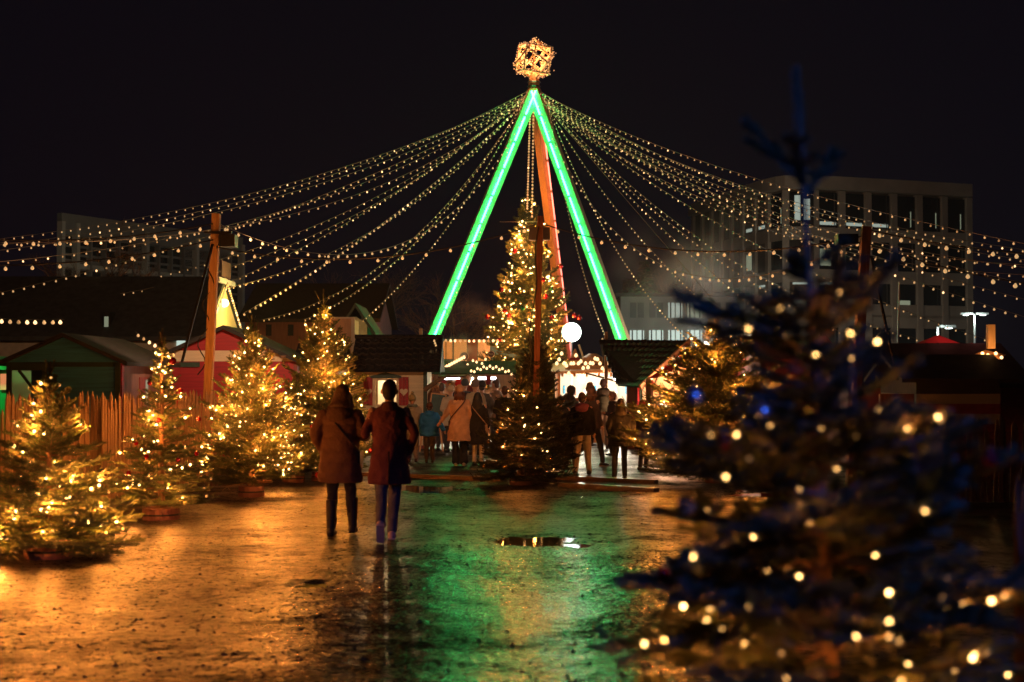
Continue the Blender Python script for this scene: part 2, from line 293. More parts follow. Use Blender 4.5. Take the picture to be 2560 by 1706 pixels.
# ------------------------------------------------------------ firs
def needle_template(ln, nl, stations=9, per=5, wd=.0022):
    """needles around a straight twig of length ln along +x"""
    v=[];
    for i in range(stations):
        x=ln*(i+.5)/stations
        for k in range(per):
            a=2*PI*(k+.37*i+rng.uniform(-.15,.15))/per
            flat=.55 if math.sin(a)<0 else 1
            d=np.array([.62,math.cos(a)*.85,math.sin(a)*.6*flat+.12]); d/=np.linalg.norm(d)
            l=nl*rng.uniform(.75,1.15)
            s=np.array([-.0*d[0],-math.sin(a),math.cos(a)])
            t=np.cross(d,s); t/=np.linalg.norm(t)
            b=np.array([x,0,0])
            v+= [b-t*wd, b+t*wd, b+d*l]
    v=np.array(v); return v, np.arange(len(v)).reshape(-1,3)
def fir(name, label, base, H, RW, seed, mn='needle', nwh=13, per=6, piece=.10, nlen=.026, droop=.0, topbare=.10, shape=1.0, dens=1.0, skirt=.10, width=.0022, cat='christmas tree', group=None, up_top=62, up_bot=2, trunk_r=None, gaps=0, tilt=0, stations=9, nper=5, leader_whips=True, wl=None):
    rg=random.Random(seed)
    T=thing(name,label,cat,base,0,group); T.rotation_euler=(0,tilt,rg.uniform(0,6.28) if not tilt else 0)
    tr=trunk_r or .016*H+.012
    tm=MB(); n=10
    tp=[(rg.uniform(-.006,.006)*H*.4,rg.uniform(-.006,.006)*H*.4,H*i/n) for i in range(n+1)]
    tm.tube(tp,[tr*(1-i/n)*.93+.004 for i in range(n+1)],7); tm.build('trunk','bark',T,True)
    segs=[]  # (p0,p1,r)
    pieces=[] # (p,dir,upish)
    def addneedles(p0,p1):
        L=(p1-p0).length; k=max(1,round(L/piece)); d=(p1-p0)/k
        for i in range(k): pieces.append((p0+d*i,d))
    def twig(p0,d,L,rank):
        # slightly curved twig, 2 steps
        d=d.normalized(); mid=p0+d*L*.5; d2=(d+Vector((0,0,.12))).normalized(); end=mid+d2*L*.5
        segs.append((p0,mid,.0026)); segs.append((mid,end,.0018)); addneedles(p0,mid); addneedles(mid,end)
        if rank==1 and L>.15:
            side=d.cross(Vector((0,0,1))).normalized()
            kk=int(L/.075*dens)
            for j in range(kk):
                f=(j+.6)/kk; s=1 if j%2 else -1
                q=p0+(end-p0)*f; dd=(d*.75+side*s*.7+Vector((0,0,rg.uniform(-.12,.12)))).normalized()
                ll=L*.42*(1-f*.65)*rg.uniform(.7,1.2)
                if ll>.03:
                    e=q+dd*ll; segs.append((q,e,.0016)); addneedles(q,e)
    def branch(z,L,az,pit):
        az+=rg.uniform(-.2,.2); k=5; p=Vector((0,0,z)); a=Vector((math.cos(az),math.sin(az),0)); pts=[p]
        pi_=pit
        for i in range(k):
            t=(i+1)/k; pp=pi_+droop*t*(-1 if t<.6 else 1)*.6+R(12)*t*(1 if z<H*.7 else .3)
            d=a*math.cos(pp)+Vector((0,0,math.sin(pp))); p=p+d*L/k; pts.append(p)
        r0=.003+.009*L
        for i in range(k):
            segs.append((pts[i],pts[i+1],r0*(1-i/k*.75)))
            if i>0 or z>H*.8: addneedles(pts[i],pts[i+1])
        side=Vector((-math.sin(az),math.cos(az),0))
        nl=max(2,int(L/.085*dens))
        for j in range(nl):
            f=.18+.80*(j+.5)/nl
            if rg.random()<gaps: continue
            i=min(k-1,int(f*k)); q=pts[i].lerp(pts[i+1],f*k-i); bd=(pts[i+1]-pts[i]).normalized()
            for s in (-1,1):
                ll=L*(.50*(1-f)+.10)*rg.uniform(.7,1.25); ang=rg.uniform(.7,.98)
                d=bd*math.cos(ang)+side*s*math.sin(ang)+Vector((0,0,rg.uniform(-.18,.12)))
                twig(q,d,ll,1)
            if rg.random()<.5: twig(q,bd*.7+Vector((0,0,.6))+side*rg.uniform(-.4,.4),L*.14*rg.uniform(.6,1.2),2)
        return pts[-1]
    if wl:
        for (z,L,pit,nb,dn) in wl:
            off=rg.uniform(0,6.28); keep=dens; dens=dens*dn
            for b in range(nb): branch(z+rg.uniform(-.02,.02),L*rg.uniform(.6,1.28)/max(.5,math.cos(R(pit))),off+2*PI*b/nb+rg.uniform(-.3,.3),R(pit+rg.uniform(-15,15)))
            dens=keep
        nwh=0
    fr=[]
    for i in range(nwh): fr.append(i/max(1,nwh-1))
    for i,t in enumerate(fr):
        z=H*(skirt+(1-skirt-topbare)*(t**.92))
        prof=(1-t)**shape*.93+.07
        if t<.12: prof*=.88+t
        pit=R(up_bot+(up_top-up_bot)*t**1.7)
        nb=per if t<.85 else max(4,per-1)
        off=rg.uniform(0,6.28)
        for b in range(nb):
            L=RW*prof*rg.uniform(.78,1.14)/max(.35,math.cos(pit))**.55
            if rg.random()<gaps*.5: continue
            branch(z+rg.uniform(-.02,.02)*H,L,off+2*PI*b/nb,pit+R(rg.uniform(-8,8)))
            if t<.8 and rg.random()<.55*dens:   # shorter inner branches between the whorls
                branch(z+H/nwh*.5*rg.uniform(.6,1.2),L*.62*rg.uniform(.7,1.1),off+2*PI*(b+.5)/nb,pit+R(rg.uniform(0,16)))
    # leader and whips at the tip
    addneedles(Vector((0,0,H*(1-topbare))),Vector((0,0,H*.995)))
    if leader_whips:
        for b in range(4):
            a=b*1.57+rg.uniform(-.4,.4); d=Vector((math.cos(a)*.5,math.sin(a)*.5,1)).normalized(); z=H*(1-topbare*rg.uniform(.5,1.0))
            e=Vector((0,0,z))+d*H*topbare*rg.uniform(.5,.9)*.8; segs.append((Vector((0,0,z)),e,.004)); addneedles(Vector((0,0,z)),e)
    # limbs mesh: 3-sided sticks, vectorised
    A=np.array([s[0][:] for s in segs]); B=np.array([s[1][:] for s in segs]); rr=np.array([s[2] for s in segs])
    rr=np.maximum(rr,width*1.1)
    d=B-A; d/=np.linalg.norm(d,axis=1)[:,None]+1e-9; u=np.cross(d,np.array([.31,.17,.93])); u/=np.linalg.norm(u,axis=1)[:,None]+1e-9; v=np.cross(d,u)
    vs=[]
    for k in range(3):
        c,s_=math.cos(2*PI*k/3),math.sin(2*PI*k/3); off=(u*c+v*s_)*rr[:,None]; vs+= [A+off,B+off*.8]
    V=np.stack(vs,1); n_=len(segs); q=np.array([(0,1,3,2),(2,3,5,4),(4,5,1,0)]); Fq=(q[None]+6*np.arange(n_)[:,None,None]).reshape(-1,4)
    fast_mesh('limbs',V.reshape(-1,3),Fq,'bark',T)
    # needles
    tv,tf=[],[]
    tmpl=[needle_template(piece,nlen,stations,nper,width) for _ in range(4)]
    p=np.array([x[0][:] for x in pieces]); D=np.array([x[1][:] for x in pieces]); sl=np.linalg.norm(D,axis=1)/piece
    X=D/(np.linalg.norm(D,axis=1)[:,None]+1e-9); Zg=np.tile([0,0,1.],(len(p),1))+rng.normal(0,.25,(len(p),3))
    Yv=np.cross(Zg,X); Yv/=np.linalg.norm(Yv,axis=1)[:,None]+1e-9; Zv=np.cross(X,Yv)
    allv=[];allf=[];b0=0
    for k in range(4):
        idx=np.arange(k,len(p),4); t,f=tmpl[k]
        sx=np.clip(sl[idx],.4,1.5)
        W=p[idx][:,None,:]+(X[idx]*sx[:,None])[:,None,:]*t[None,:,0:1]+Yv[idx][:,None,:]*t[None,:,1:2]+Zv[idx][:,None,:]*t[None,:,2:3]
        allv.append(W.reshape(-1,3)); allf.append((f[None]+len(t)*np.arange(len(idx))[:,None,None]).reshape(-1,3)+b0); b0+=len(idx)*len(t)
    fast_mesh('crown',np.concatenate(allv),np.concatenate(allf),mn,T)
    T['_']=0; del T['_']
    return T,p
bulb_cache={}
def bulb_mesh(kind, r):
    key=(kind,round(r,4))
    if key not in bulb_cache:
        me=bpy.data.meshes.new('bulb'); bm=bmesh.new(); bmesh.ops.create_icosphere(bm,subdivisions=1 if r<.03 else 2,radius=r)
        if kind.startswith('bulb_big') or kind.startswith('bulb_small') or kind=='bulb_hot':
            for v in bm.verts:
                if v.co.z>0: v.co.z*=1.35; v.co.x*=1-.35*v.co.z/(r*1.35); v.co.y*=1-.35*v.co.z/(r*1.35)
        for f in bm.faces: f.smooth=True
        bm.to_mesh(me); bm.free(); me.materials.append(M[kind]); bulb_cache[key]=me
    return bulb_cache[key]
def fairy(tree, pts, label, n, nl, power, r=.011, col=(1,.28,.04), seed=1, zmin=.1, lr=.018, group='fairy light strings on the christmas trees', zmax=1e9, kinds=('bulb_fairy','bulb_fairy_mid'), pull=.10):
    """a light string wound through a tree: cable, bulbs, and real lamps inside some of the bulbs"""
    rg=np.random.default_rng(seed); mw=Matrix.Translation(tree.location)@tree.rotation_euler.to_matrix().to_4x4()
    rad=np.hypot(pts[:,0],pts[:,1]); H=pts[:,2].max(); ok=(pts[:,2]>zmin*H)&(pts[:,2]<zmax)
    # prefer twigs in the outer half of the crown at their height
    prof=np.zeros(len(pts)); zb=(pts[:,2]/H*14).astype(int)
    for k in range(16):
        s=zb==k
        if s.any(): prof[s]=rad[s]/(np.percentile(rad[s],93)+1e-6)
    wt=ok*(prof**2.6)*(prof<1.08)*(.4+pts[:,2]/H); wt/=wt.sum()
    ch=rg.choice(len(pts),n,replace=False,p=wt); q=pts[ch]*[1-pull*.3,1-pull*.3,1]
    turns=9; hel=(q[:,2]/H*turns*2*PI); an=np.arctan2(q[:,1],q[:,0]); key=np.floor((hel-an)/(2*PI))*2*PI+an
    q=q[np.argsort(key)]; power*=PW
    S=thing('fairy_lights',label,'string lights',tree.location,0,group)
    inv=Matrix.Translation(tree.location).inverted()
    wp=[inv@(mw@Vector(x)) for x in q]
    cb=MB(); 
    for a,b in zip(wp[:-1],wp[1:]):
        pass
    path=[]
    for a,b in zip(wp[:-1],wp[1:]): path+=[a,(a+b)/2-Vector((0,0,.02))]
    cb.tube(path+[wp[-1]],.0018,3,False); cb.build('cable','cable',S)
    hot=set(((np.arange(nl)+rg.uniform(.1,.9,nl))*n/nl).astype(int).clip(0,n-1).tolist())
    # bulbs nearest the camera first, up to 100 as parts of their own
    order=sorted(range(n),key=lambda i:(i not in hot, wp[i].y))
    rest=MB()
    for c,i in enumerate(order):
        if i in hot:
            lamp('POINT',wp[i],power*rg.uniform(.6,1.4),col,lr,S)
        kd=kinds[0] if (i in hot or rg.random()<.55) else kinds[1]
        if c<100:
            o=bpy.data.objects.new('bulb',bulb_mesh(kd,r)); COL.objects.link(o); o.location=wp[i]; o.parent=S
        else: rest.ball(wp[i],r,6,4)
    if n>100: tag(rest.build('bulbs',kinds[0],S,True),kind='stuff')
    return S
def gz(x,y): return float(height(np.array([float(x)]),np.array([float(y)]))[0])+.004
def tub(x,Y,label,r=.22,h=.16,group='wooden tree stands'):
    t=thing('tree_stand',label,'tree stand',(x,Y,.02),random.uniform(0,3),group)
    m=MB(); m.loft([(0,0,0,r,r),(0,0,h*.3,r*1.03,r*1.03),(0,0,h,r*.98,r*.98)],18); m.build('block','brown',t)
    m=MB(); m.loft([(0,0,h*.45,r*1.04,r*1.04),(0,0,h*.58,r*1.04,r*1.04)],18); m.build('band','metal_d',t)
    m=MB(); m.loft([(0,0,h+.002,r*.35,r*.35),(0,0,h+.09,r*.3,r*.3)],10); m.build('sleeve','bark',t)
    return t
def bauble(loc,r,mn,label,group):
    t=thing('bauble',label,'bauble',loc,0,group)
    m=MB(); m.ball((0,0,0),r,16,10); m.build('ball',mn,t,True)
    m=MB(); m.tube([(0,0,r*.95),(0,0,r*1.2)],r*.2,8); m.tube([(0,0,r*1.2),(0,0,r*1.5)],r*.05,4); m.build('cap','metal',t)
    return t
def on_surface(pts,tree,px,Y0):
    pass

WARM=(1,.47,.14)
def tree_at(px,by,ty,hw,seed,tlabel,llabel,nb,nl,pw,mn='needle',Y=None,sg=.12,**kw):
    Y=Y or GY(by); x=GX(px,Y); H=P(px,ty,Y).z; rw=hw/F*Y
    T,p=fir('fir_tree',tlabel,(x,Y,.10),H-.1,rw,seed,mn,group=kw.pop('group','christmas trees around the square'),**kw)
    if nb: fairy(T,p,llabel,nb,nl,pw,seed=seed,r=.0165,lr=.02)
    return T,p,x,Y,H
trees={}
trees['a']=tree_at(125,1400,905,248,11,'broad fir at the left edge, nearest of the lit row','warm fairy lights in the broad fir nearest the left edge',90,34,6,nwh=15,topbare=.12,up_top=44,up_bot=-6,shape=.98,skirt=.05,per=7,dens=1.15,nlen=.03,width=.003)
trees['b']=tree_at(405,1305,820,150,12,'slender lit fir with red baubles, second along the paling fence','warm fairy lights in the slender fir with red baubles',85,20,5.5,nwh=16,topbare=.12,shape=1.0,up_top=42,up_bot=-6,gaps=.06,skirt=.07,per=7,nlen=.03,width=.003)
trees['c']=tree_at(630,1245,785,180,13,'tall dense lit spruce with forked tip before the red hut','dense warm fairy lights in the spruce before the red hut',190,44,8,'needle_y',nwh=19,topbare=.13,per=7,shape=.95,up_top=70,up_bot=6,skirt=.06,dens=1.1,width=.003)
trees['d']=tree_at(735,1210,935,105,14,'small lit fir squeezed between the two tallest trees on the left','fairy lights in the small fir between the two tallest left trees',85,10,6,'needle_y',nwh=14,topbare=.12,up_top=60,skirt=.06,per=7,width=.0035)
trees['e']=tree_at(808,1205,722,180,15,'tallest lit spruce on the left, with whippy top, behind the couple','dense warm fairy lights in the tallest left spruce behind the couple',190,36,7.5,'needle_y',nwh=20,topbare=.14,per=7,shape=.92,up_top=62,up_bot=4,skirt=.06,dens=1.1,width=.0035)
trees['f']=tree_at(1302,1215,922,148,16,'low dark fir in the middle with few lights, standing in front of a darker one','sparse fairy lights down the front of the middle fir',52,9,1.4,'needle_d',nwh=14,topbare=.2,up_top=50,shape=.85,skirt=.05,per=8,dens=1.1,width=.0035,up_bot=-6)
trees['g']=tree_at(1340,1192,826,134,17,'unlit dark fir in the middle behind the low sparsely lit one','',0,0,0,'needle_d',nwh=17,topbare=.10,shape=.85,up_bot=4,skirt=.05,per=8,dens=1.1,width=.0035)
trees['h']=tree_at(1790,1210,765,270,18,'lit fir on the right beside the tiled hut, behind the blurred foreground tree','dense warm fairy lights in the fir beside the right tiled hut',190,46,9,'needle_y',nwh=17,topbare=.16,per=7,shape=.85,up_top=44,up_bot=2,skirt=.05,dens=1.1,width=.0035)
# big tree under the mast
YB=56; bp=P(1325,458,YB)
T,pp=fir('fir_tree','huge lit spruce standing inside the legs of the green mast',(GX(1322,YB),YB,0),bp.z,2.35,21,'needle_y',nwh=30,per=8,piece=.22,nlen=.07,width=.006,dens=.6,topbare=.07,shape=.86,skirt=.05,up_top=55,up_bot=4,cat='christmas tree',group=None)
fairy(T,pp,'hundreds of warm fairy lights over the huge spruce under the mast',620,46,38,r=.036,seed=5,lr=.06,zmin=.15,group=None)
BIGT=(T,pp)
# foreground tree
x0=GX(2125,3.8)
FH=P(1950,205,3.8).z
zf=lambda py: CZ+(950-py)/F*3.8-.05
FW=[(zf(py),L/F*3.8,pt,n,dn) for py,L,pt,n,dn in ((470,140,44,3,.5),(690,90,24,3,.5),(745,215,8,6,.6),(775,110,0,3,.6),(880,300,34,5,.9),(930,200,18,6,.9),(985,240,12,7,1),(1045,270,8,7,1),(1105,320,5,8,1),(1170,360,3,8,1),(1240,400,2,9,1),(1320,440,0,9,1),(1410,460,0,9,1),(1500,480,-2,9,1),(1600,500,-2,10,1),(1720,520,-4,10,1),(1860,530,-4,9,1),(2060,540,-5,9,1),(2300,540,-6,9,1))]
FT,fp=fir('fir_tree','blurred dark fir filling the right foreground, blue light on its branches',(x0,3.8,.05),FH,.80,33,'needle_f',nwh=2,piece=.07,nlen=.024,topbare=.13,gaps=0,tilt=R(-3),width=.0028,dens=1.25,group=None,stations=10,nper=8,wl=FW,leader_whips=False,trunk_r=.022)
fairy(FT,fp,'warm out-of-focus fairy lights in the near right fir',150,34,.20,r=.0065,seed=9,lr=.008,zmin=.3,zmax=zf(520),group=None)
fairy(FT,fp,'cluster of warm fairy lights low in the near right fir',55,22,.55,r=.007,seed=19,lr=.008,zmin=.1,zmax=zf(1470),group=None,kinds=('bulb_fairy','bulb_fairy'))
lampt=lamp('SPOT',(2.6,-1.2,4.4),190,(.05,.16,1.0),.15); lampt.data.spot_size=R(38); lampt.data.spot_blend=.6; aim(lampt,(x0+.1,3.8,1.7))

# tree stands
for k,l in (('a','round wooden stand under the nearest left fir'),('b','round wooden stand under the slender fir with baubles'),('c','round wooden stand under the dense spruce before the red hut'),('e','round wooden stand under the tallest left spruce'),('d','round wooden stand under the small left fir'),('f','round wooden stand under the low middle fir'),('g','round wooden stand under the unlit middle fir'),('h','round wooden stand under the right lit fir')):
    T,p,x,Y,H=trees[k]; tub(x,Y,l,.24 if k in 'ab' else .2,.17)
def log_slice(px,py,label,r=.14,h=.12):
    Y=GY(py); t=thing('log_slice',label,'log slice',(GX(px,Y),Y,0),0,'log slices on the gravel')
    m=MB(); m.loft([(0,0,0,r,r),(0,0,h,r*.97,r*.97)],14); m.build('bark_side','bark',t)
    m=MB(); m.loft([(0,0,h,r*.9,r*.9),(0,0,h+.004,r*.88,r*.88)],14); m.build('cut_face','orange_wood',t)
log_slice(620,1238,'log slice with a candle-bright glow beside the dense spruce',.15,.13); log_slice(662,1212,'pale log slice behind the dense spruce stand',.15,.08); log_slice(735,1208,'low log slice beside the small fir',.16,.06)
def cord(pts,label,mn='wire',r=.006):
    m=MB(); q=[Vector(p) for p in pts]; out=[]
    for i in range(len(q)-1):
        for k in range(5): out.append(q[i].lerp(q[i+1],k/5)+Vector((0,0,.004)))
    out.append(q[-1]); o=m.tube(out,r,5).build('power_cord',mn,smooth=True); tag(o,label,'cord','loose cords on the ground')
def gp(px,py,z=.01): Y=GY(py); return (GX(px,Y),Y,z)
cord([gp(545,1238),gp(570,1222,.03),gp(585,1238),gp(560,1246),gp(600,1248),gp(640,1240)],'pale cord looped beside the log slice')
cord([gp(240,1340),gp(300,1318),gp(330,1310),gp(350,1322)],'pale cord lying in front of the second fir')
cord([gp(60,1440),gp(130,1396),gp(200,1398),gp(240,1410)],'pale cord lying at the foot of the nearest left fir')
cord([gp(1460,1250),gp(1520,1275),gp(1580,1290)],'thin pale cord crossing the gravel on the right')

# baubles: on twigs of the trees, by photo position
def hang(tk,px,py,r,mn,label,group):
    T,p=(trees[tk][0],trees[tk][1]) if isinstance(tk,str) else tk
    mw=(Matrix.Translation(T.location)@T.rotation_euler.to_matrix().to_4x4()); A=np.array(mw.to_3x3()); W=p@A.T+np.array(T.location)
    y=W[:,1]; t=P(px,py,1.0); c=np.array([0,0,CZ]); dirv=np.array(t)-c
    tgt=c+dirv[None]*y[:,None]; d=np.linalg.norm(W-tgt,axis=1)+ .15*(y-y.min()); i=int(np.argmin(d)); g=c+dirv*y[i]
    bauble((g[0],g[1]-r*.5,g[2]),r,mn,label,group)
BG='red baubles on the slender fir'
for i,(px,py,l) in enumerate([(433,903,'large red bauble hung just under the tip of the slender fir'),(375,958,'red bauble low left of the tip of the slender fir'),(452,977,'red bauble right of the trunk near the top of the slender fir'),(398,1050,'red bauble in the upper middle of the slender fir'),(498,1048,'red bauble at the upper right twig end of the slender fir'),(341,1108,'red bauble on the left edge of the slender fir'),(367,1142,'red bauble left of centre on the slender fir'),(446,1150,'red bauble right of centre on the slender fir'),(492,1135,'red bauble on the right edge of the slender fir'),(322,1183,'lowest red bauble on the left edge of the slender fir')]):
    hang('b',px,py,.032 if i else .05,'bauble_red',l,BG)
for px,py,r,l in [(779,1066,.03,'upper red bauble on the tallest left spruce beside the woman'),(800,1072,.028,'red bauble half hidden by the shoulder of the woman'),(795,1188,.055,'big red bauble hanging low beside the woman in the puffer coat'),(927,1127,.045,'red bauble glimpsed between the couple')]:
    hang('e',px,py,r,'bauble_red',l,'red baubles on the tallest left spruce')
for px,py,c,l in [(1219,792,'red','red bauble at the far left branch tip of the huge spruce'),(1254,725,'red','red bauble on the left side of the huge spruce above the tip one'),(1262,777,'red','red bauble just right of the left branch tip of the huge spruce'),(1273,788,'red','red bauble in the lower left of the huge spruce'),(1287,628,'red','red bauble high on the left of the huge spruce'),(1365,742,'red','red bauble right of the dark post on the huge spruce'),(1357,700,'red','red bauble beside the dark post on the huge spruce'),(1436,790,'red','left one of the red pair at the right branch tips of the huge spruce'),(1448,795,'red','right one of the red pair at the right branch tips of the huge spruce'),(1380,795,'red','red bauble low right of the post on the huge spruce'),(1249,848,'red','red bauble near the lower left edge of the huge spruce'),(1402,666,'red','red bauble high on the right edge of the huge spruce'),(1298,730,'gold','gold bauble left of the post on the huge spruce'),(1326,778,'gold','gold bauble beside the foot of the post on the huge spruce'),(1307,771,'green','green bauble left of the post on the huge spruce'),(1377,724,'green','green bauble right of the post on the huge spruce')]:
    hang(BIGT,px,py,.105,'bauble_'+c,l,'baubles on the huge spruce')
for px,py,l in [(1211,1167,'gold bauble at the lower left edge of the low middle fir'),(1262,1167,'gold bauble near the foot of the low middle fir'),(1378,1147,'gold bauble at the lower right of the low middle fir'),(1244,1080,'gold bauble left of centre on the low middle fir'),(1222,1105,'gold bauble on the left branches of the low middle fir'),(1300,985,'small gold bauble by the leader of the low middle fir'),(1313,986,'small gold bauble just right of the leader of the low middle fir')]:
    hang('f',px,py,.035 if py>1000 else .022,'bauble_gold',l,'gold baubles on the low middle fir')
for px,py,r,mn,l in [(1735,992,.022,'bauble_blue','silver bauble at the upper left of the near blurred fir'),(1905,1030,.022,'bauble_blue','silver bauble under a hanging ribbon in the near blurred fir'),(1716,1262,.027,'bauble_blue','large silver bauble on the left edge of the near blurred fir'),(1810,1104,.02,'bauble_red','red bauble in the left part of the near blurred fir'),(2472,1145,.02,'bauble_red','red bauble at the far right of the near blurred fir'),(1660,1432,.018,'bauble_red','tiny red bauble at a lower left twig end of the near blurred fir')]:
    hang((FT,fp),px,py,r,mn,l,'baubles on the near blurred fir')

# ------------------------------------------------------------ paling fences
def fence(p0,p1,h,label,seed,group='paling fences',pal='paling',lean=0):
    rg=random.Random(seed); a=Vector(p0); b=Vector(p1); L=(b-a).length; ang=math.atan2(b.y-a.y,b.x-a.x)
    T=thing('paling_fence',label,'fence',(a.x,a.y,0),ang,group)
    m=MB(); x=0
    while x<L:
        w=rg.uniform(.055,.095); hh=h*rg.uniform(.90,1.06); t=R(rg.uniform(-2.2,2.2)+lean); dx=math.tan(t)*hh; y=rg.uniform(-.012,.012)
        v=[(x,y-.012,0.01),(x+w,y-.012,.01),(x+w,y+.012,.01),(x,y+.012,.01),(x+dx,y-.012,hh-.09),(x+w*.9+dx,y-.012,hh-.09),(x+w*.9+dx,y+.012,hh-.09),(x+dx,y+.012,hh-.09),(x+w*.45+dx*1.03,y,hh)]
        m.add(v,[(0,1,5,4),(1,2,6,5),(2,3,7,6),(3,0,4,7),(4,5,8),(5,6,8),(6,7,8),(7,4,8),(0,3,2,1)])
        x+=w+rg.uniform(.003,.016)
    m.build('palings',pal,T)
    m=MB()
    for z in (h*.2,h*.52,h*.84):
        for s in(-1,1): m.tube([(0,s*.018,z),(L,s*.018,z+.01)],.0025,3)
    m.build('wires','metal_d',T)
    x=.3
    while x<L:
        m=MB(); m.tube([(x,.06,0),(x,.06,h*.97)],.04,8); m.build('post','bark',T); x+=2.2
    return T
fence((-7.2,15.3),(-6.15,21.6),1.62,'reddish paling fence section behind the nearest left fir',1)
fence((-6.10,21.2),(-5.55,27.2),1.60,'brightly lit paling fence section behind the slender fir and spruce',2)
fence((-5.5,27.3),(-4.6,30.5),1.55,'far paling fence section between the spruces',3)
fence((2.02,5.4),(2.58,7.3),1.36,'leaning paling fence at the right edge behind the near blurred fir',4,lean=-5)
fence((6.0,21.5),(10.5,21.5),1.25,'low dark paling fence before the striped stall on the right',5,pal='bark')

# ------------------------------------------------------------ huts
def gable_roof(T,x0,x1,y0,y1,ze,zr,ov,axis,mn,th=.07,name='roof'):
    """solid gable roof; axis = ridge direction"""
    m=MB()
    if axis=='y':
        xm=(x0+x1)/2; s=(zr-ze)/(xm-x0); a=x0-ov; b=x1+ov; zo=ze-s*ov
        for (p,q) in (((a,zo),(xm,zr)),((xm,zr),(b,zo))):
            m.add([(p[0],y0-ov,p[1]),(q[0],y0-ov,q[1]),(q[0],y1+ov,q[1]),(p[0],y1+ov,p[1]),(p[0],y0-ov,p[1]+th),(q[0],y0-ov,q[1]+th),(q[0],y1+ov,q[1]+th),(p[0],y1+ov,p[1]+th)],
                  [(0,3,2,1),(4,5,6,7),(0,1,5,4),(1,2,6,5),(2,3,7,6),(3,0,4,7)])
    else:
        ym=(y0+y1)/2; s=(zr-ze)/(ym-y0); a=y0-ov; b=y1+ov; zo=ze-s*ov
        for (p,q) in (((a,zo),(ym,zr)),((ym,zr),(b,zo))):
            m.add([(x0-ov,p[0],p[1]),(x1+ov,p[0],p[1]),(x1+ov,q[0],q[1]),(x0-ov,q[0],q[1]),(x0-ov,p[0],p[1]+th),(x1+ov,p[0],p[1]+th),(x1+ov,q[0],q[1]+th),(x0-ov,q[0],q[1]+th)],
                  [(0,3,2,1),(4,5,6,7),(0,1,5,4),(1,2,6,5),(2,3,7,6),(3,0,4,7)])
    return m.build(name,mn,T)
def walls(T,x0,x1,y0,y1,ze,zr,axis,mn,open_front=None):
    m=MB(); t=.06
    if axis=='y':
        xm=(x0+x1)/2
        m.prism([(x0,0),(x1,0),(x1,ze),(xm,zr),(x0,ze)],y0,y0+t); m.prism([(x0,0),(x1,0),(x1,ze),(xm,zr),(x0,ze)],y1-t,y1)
        m.box(x0,x0+t,y0+t,y1-t,0,ze); m.box(x1-t,x1,y0+t,y1-t,0,ze)
    else:
        ym=(y0+y1)/2
        m.box(x0,x1,y0,y0+t,0,ze); m.box(x0,x1,y1-t,y1,0,ze)
        for xa in (x0,x1-t):
            m.add([(xa,y0+t,0),(xa,y1-t,0),(xa,y1-t,ze),(xa,ym,zr-.02),(xa,y0+t,ze),(xa+t,y0+t,0),(xa+t,y1-t,0),(xa+t,y1-t,ze),(xa+t,ym,zr-.02),(xa+t,y0+t,ze)],
                  [(0,1,2,3,4),(9,8,7,6,5),(0,5,6,1),(1,6,7,2),(2,7,8,3),(3,8,9,4),(4,9,5,0)])
    return m.build('wall',mn,T)
def boards(m,x0,x1,y,z0,z1,n,t=.018):
    for i in range(n):
        a=z0+(z1-z0)*i/n; b=z0+(z1-z0)*(i+1)/n-.008; m.box(x0,x1,y-t,y,a,b)

# H1 white hut with heart shutters; the camera sees its front wall and tiled roof slope
Yf=37.6; hx=lambda px,Y=Yf: GX(px,Y); hz=lambda py,Y=Yf: P(1280,py,Y).z
T=thing('market_hut','cream market hut with red heart shutters and black tiled roof','hut',(0,0,0),0,'wooden market huts')
x0,x1=hx(868),hx(1068); ze=hz(927); 
m=MB(); wx0,wx1,wz0,wz1=hx(934),hx(996),hz(1016),hz(947)
boards(m,x0,wx0,Yf,.12,ze,13); boards(m,wx1,x1-.1,Yf,.12,ze,13); boards(m,wx0,wx1,Yf,.12,wz0,6); boards(m,wx0,wx1,Yf,wz1,ze,2)
m.box(x0,x0+.05,Yf,Yf+2.0,.1,ze); m.box(x1-.05,x1,Yf+.02,Yf+2.0,.1,ze); m.box(x0+.05,x1-.05,Yf+1.95,Yf+2.0,.1,ze); m.build('wall','cream',T)
m=MB(); m.box(x0-.02,x1+.02,Yf-.05,Yf+2.05,0,.12); m.build('plinth','red_dark',T)
m=MB(); m.box(x1-.1,x1,Yf-.04,Yf+.02,.12,ze); m.build('corner_post','green_dark',T)
wn=MB(); 
for (a,b,c,d) in ((wx0,wx0+.05,wz0,wz1),(wx1-.05,wx1,wz0,wz1),(wx0+.05,wx1-.05,wz0,wz0+.05),(wx0+.05,wx1-.05,wz1-.05,wz1)): wn.box(a,b,Yf-.05,Yf-.02,c,d)
W=wn.build('window','cream2',T)
m=MB(); m.box(wx0+.06,wx1-.06,Yf+.6,Yf+.62,wz0,wz1); m.build('lit_interior','lit_warm',W)
m=MB(); m.prism([(wx0-.08,wz1+.01),(wx1+.08,wz1+.01),(wx1+.08,wz1+.07),((wx0+wx1)/2,wz1+.17),(wx0-.08,wz1+.07)],Yf-.07,Yf-.022); m.build('pediment','green_dark',W)
def heart(m,cx,cz,s,y0,y1):
    p=[]
    for k in range(20):
        t=2*PI*k/20; p.append((cx+s*.062*16*math.sin(t)**3/1.0, cz+s*.062*(13*math.cos(t)-5*math.cos(2*t)-2*math.cos(3*t)-math.cos(4*t))))
    m.prism(p,y0,y1)
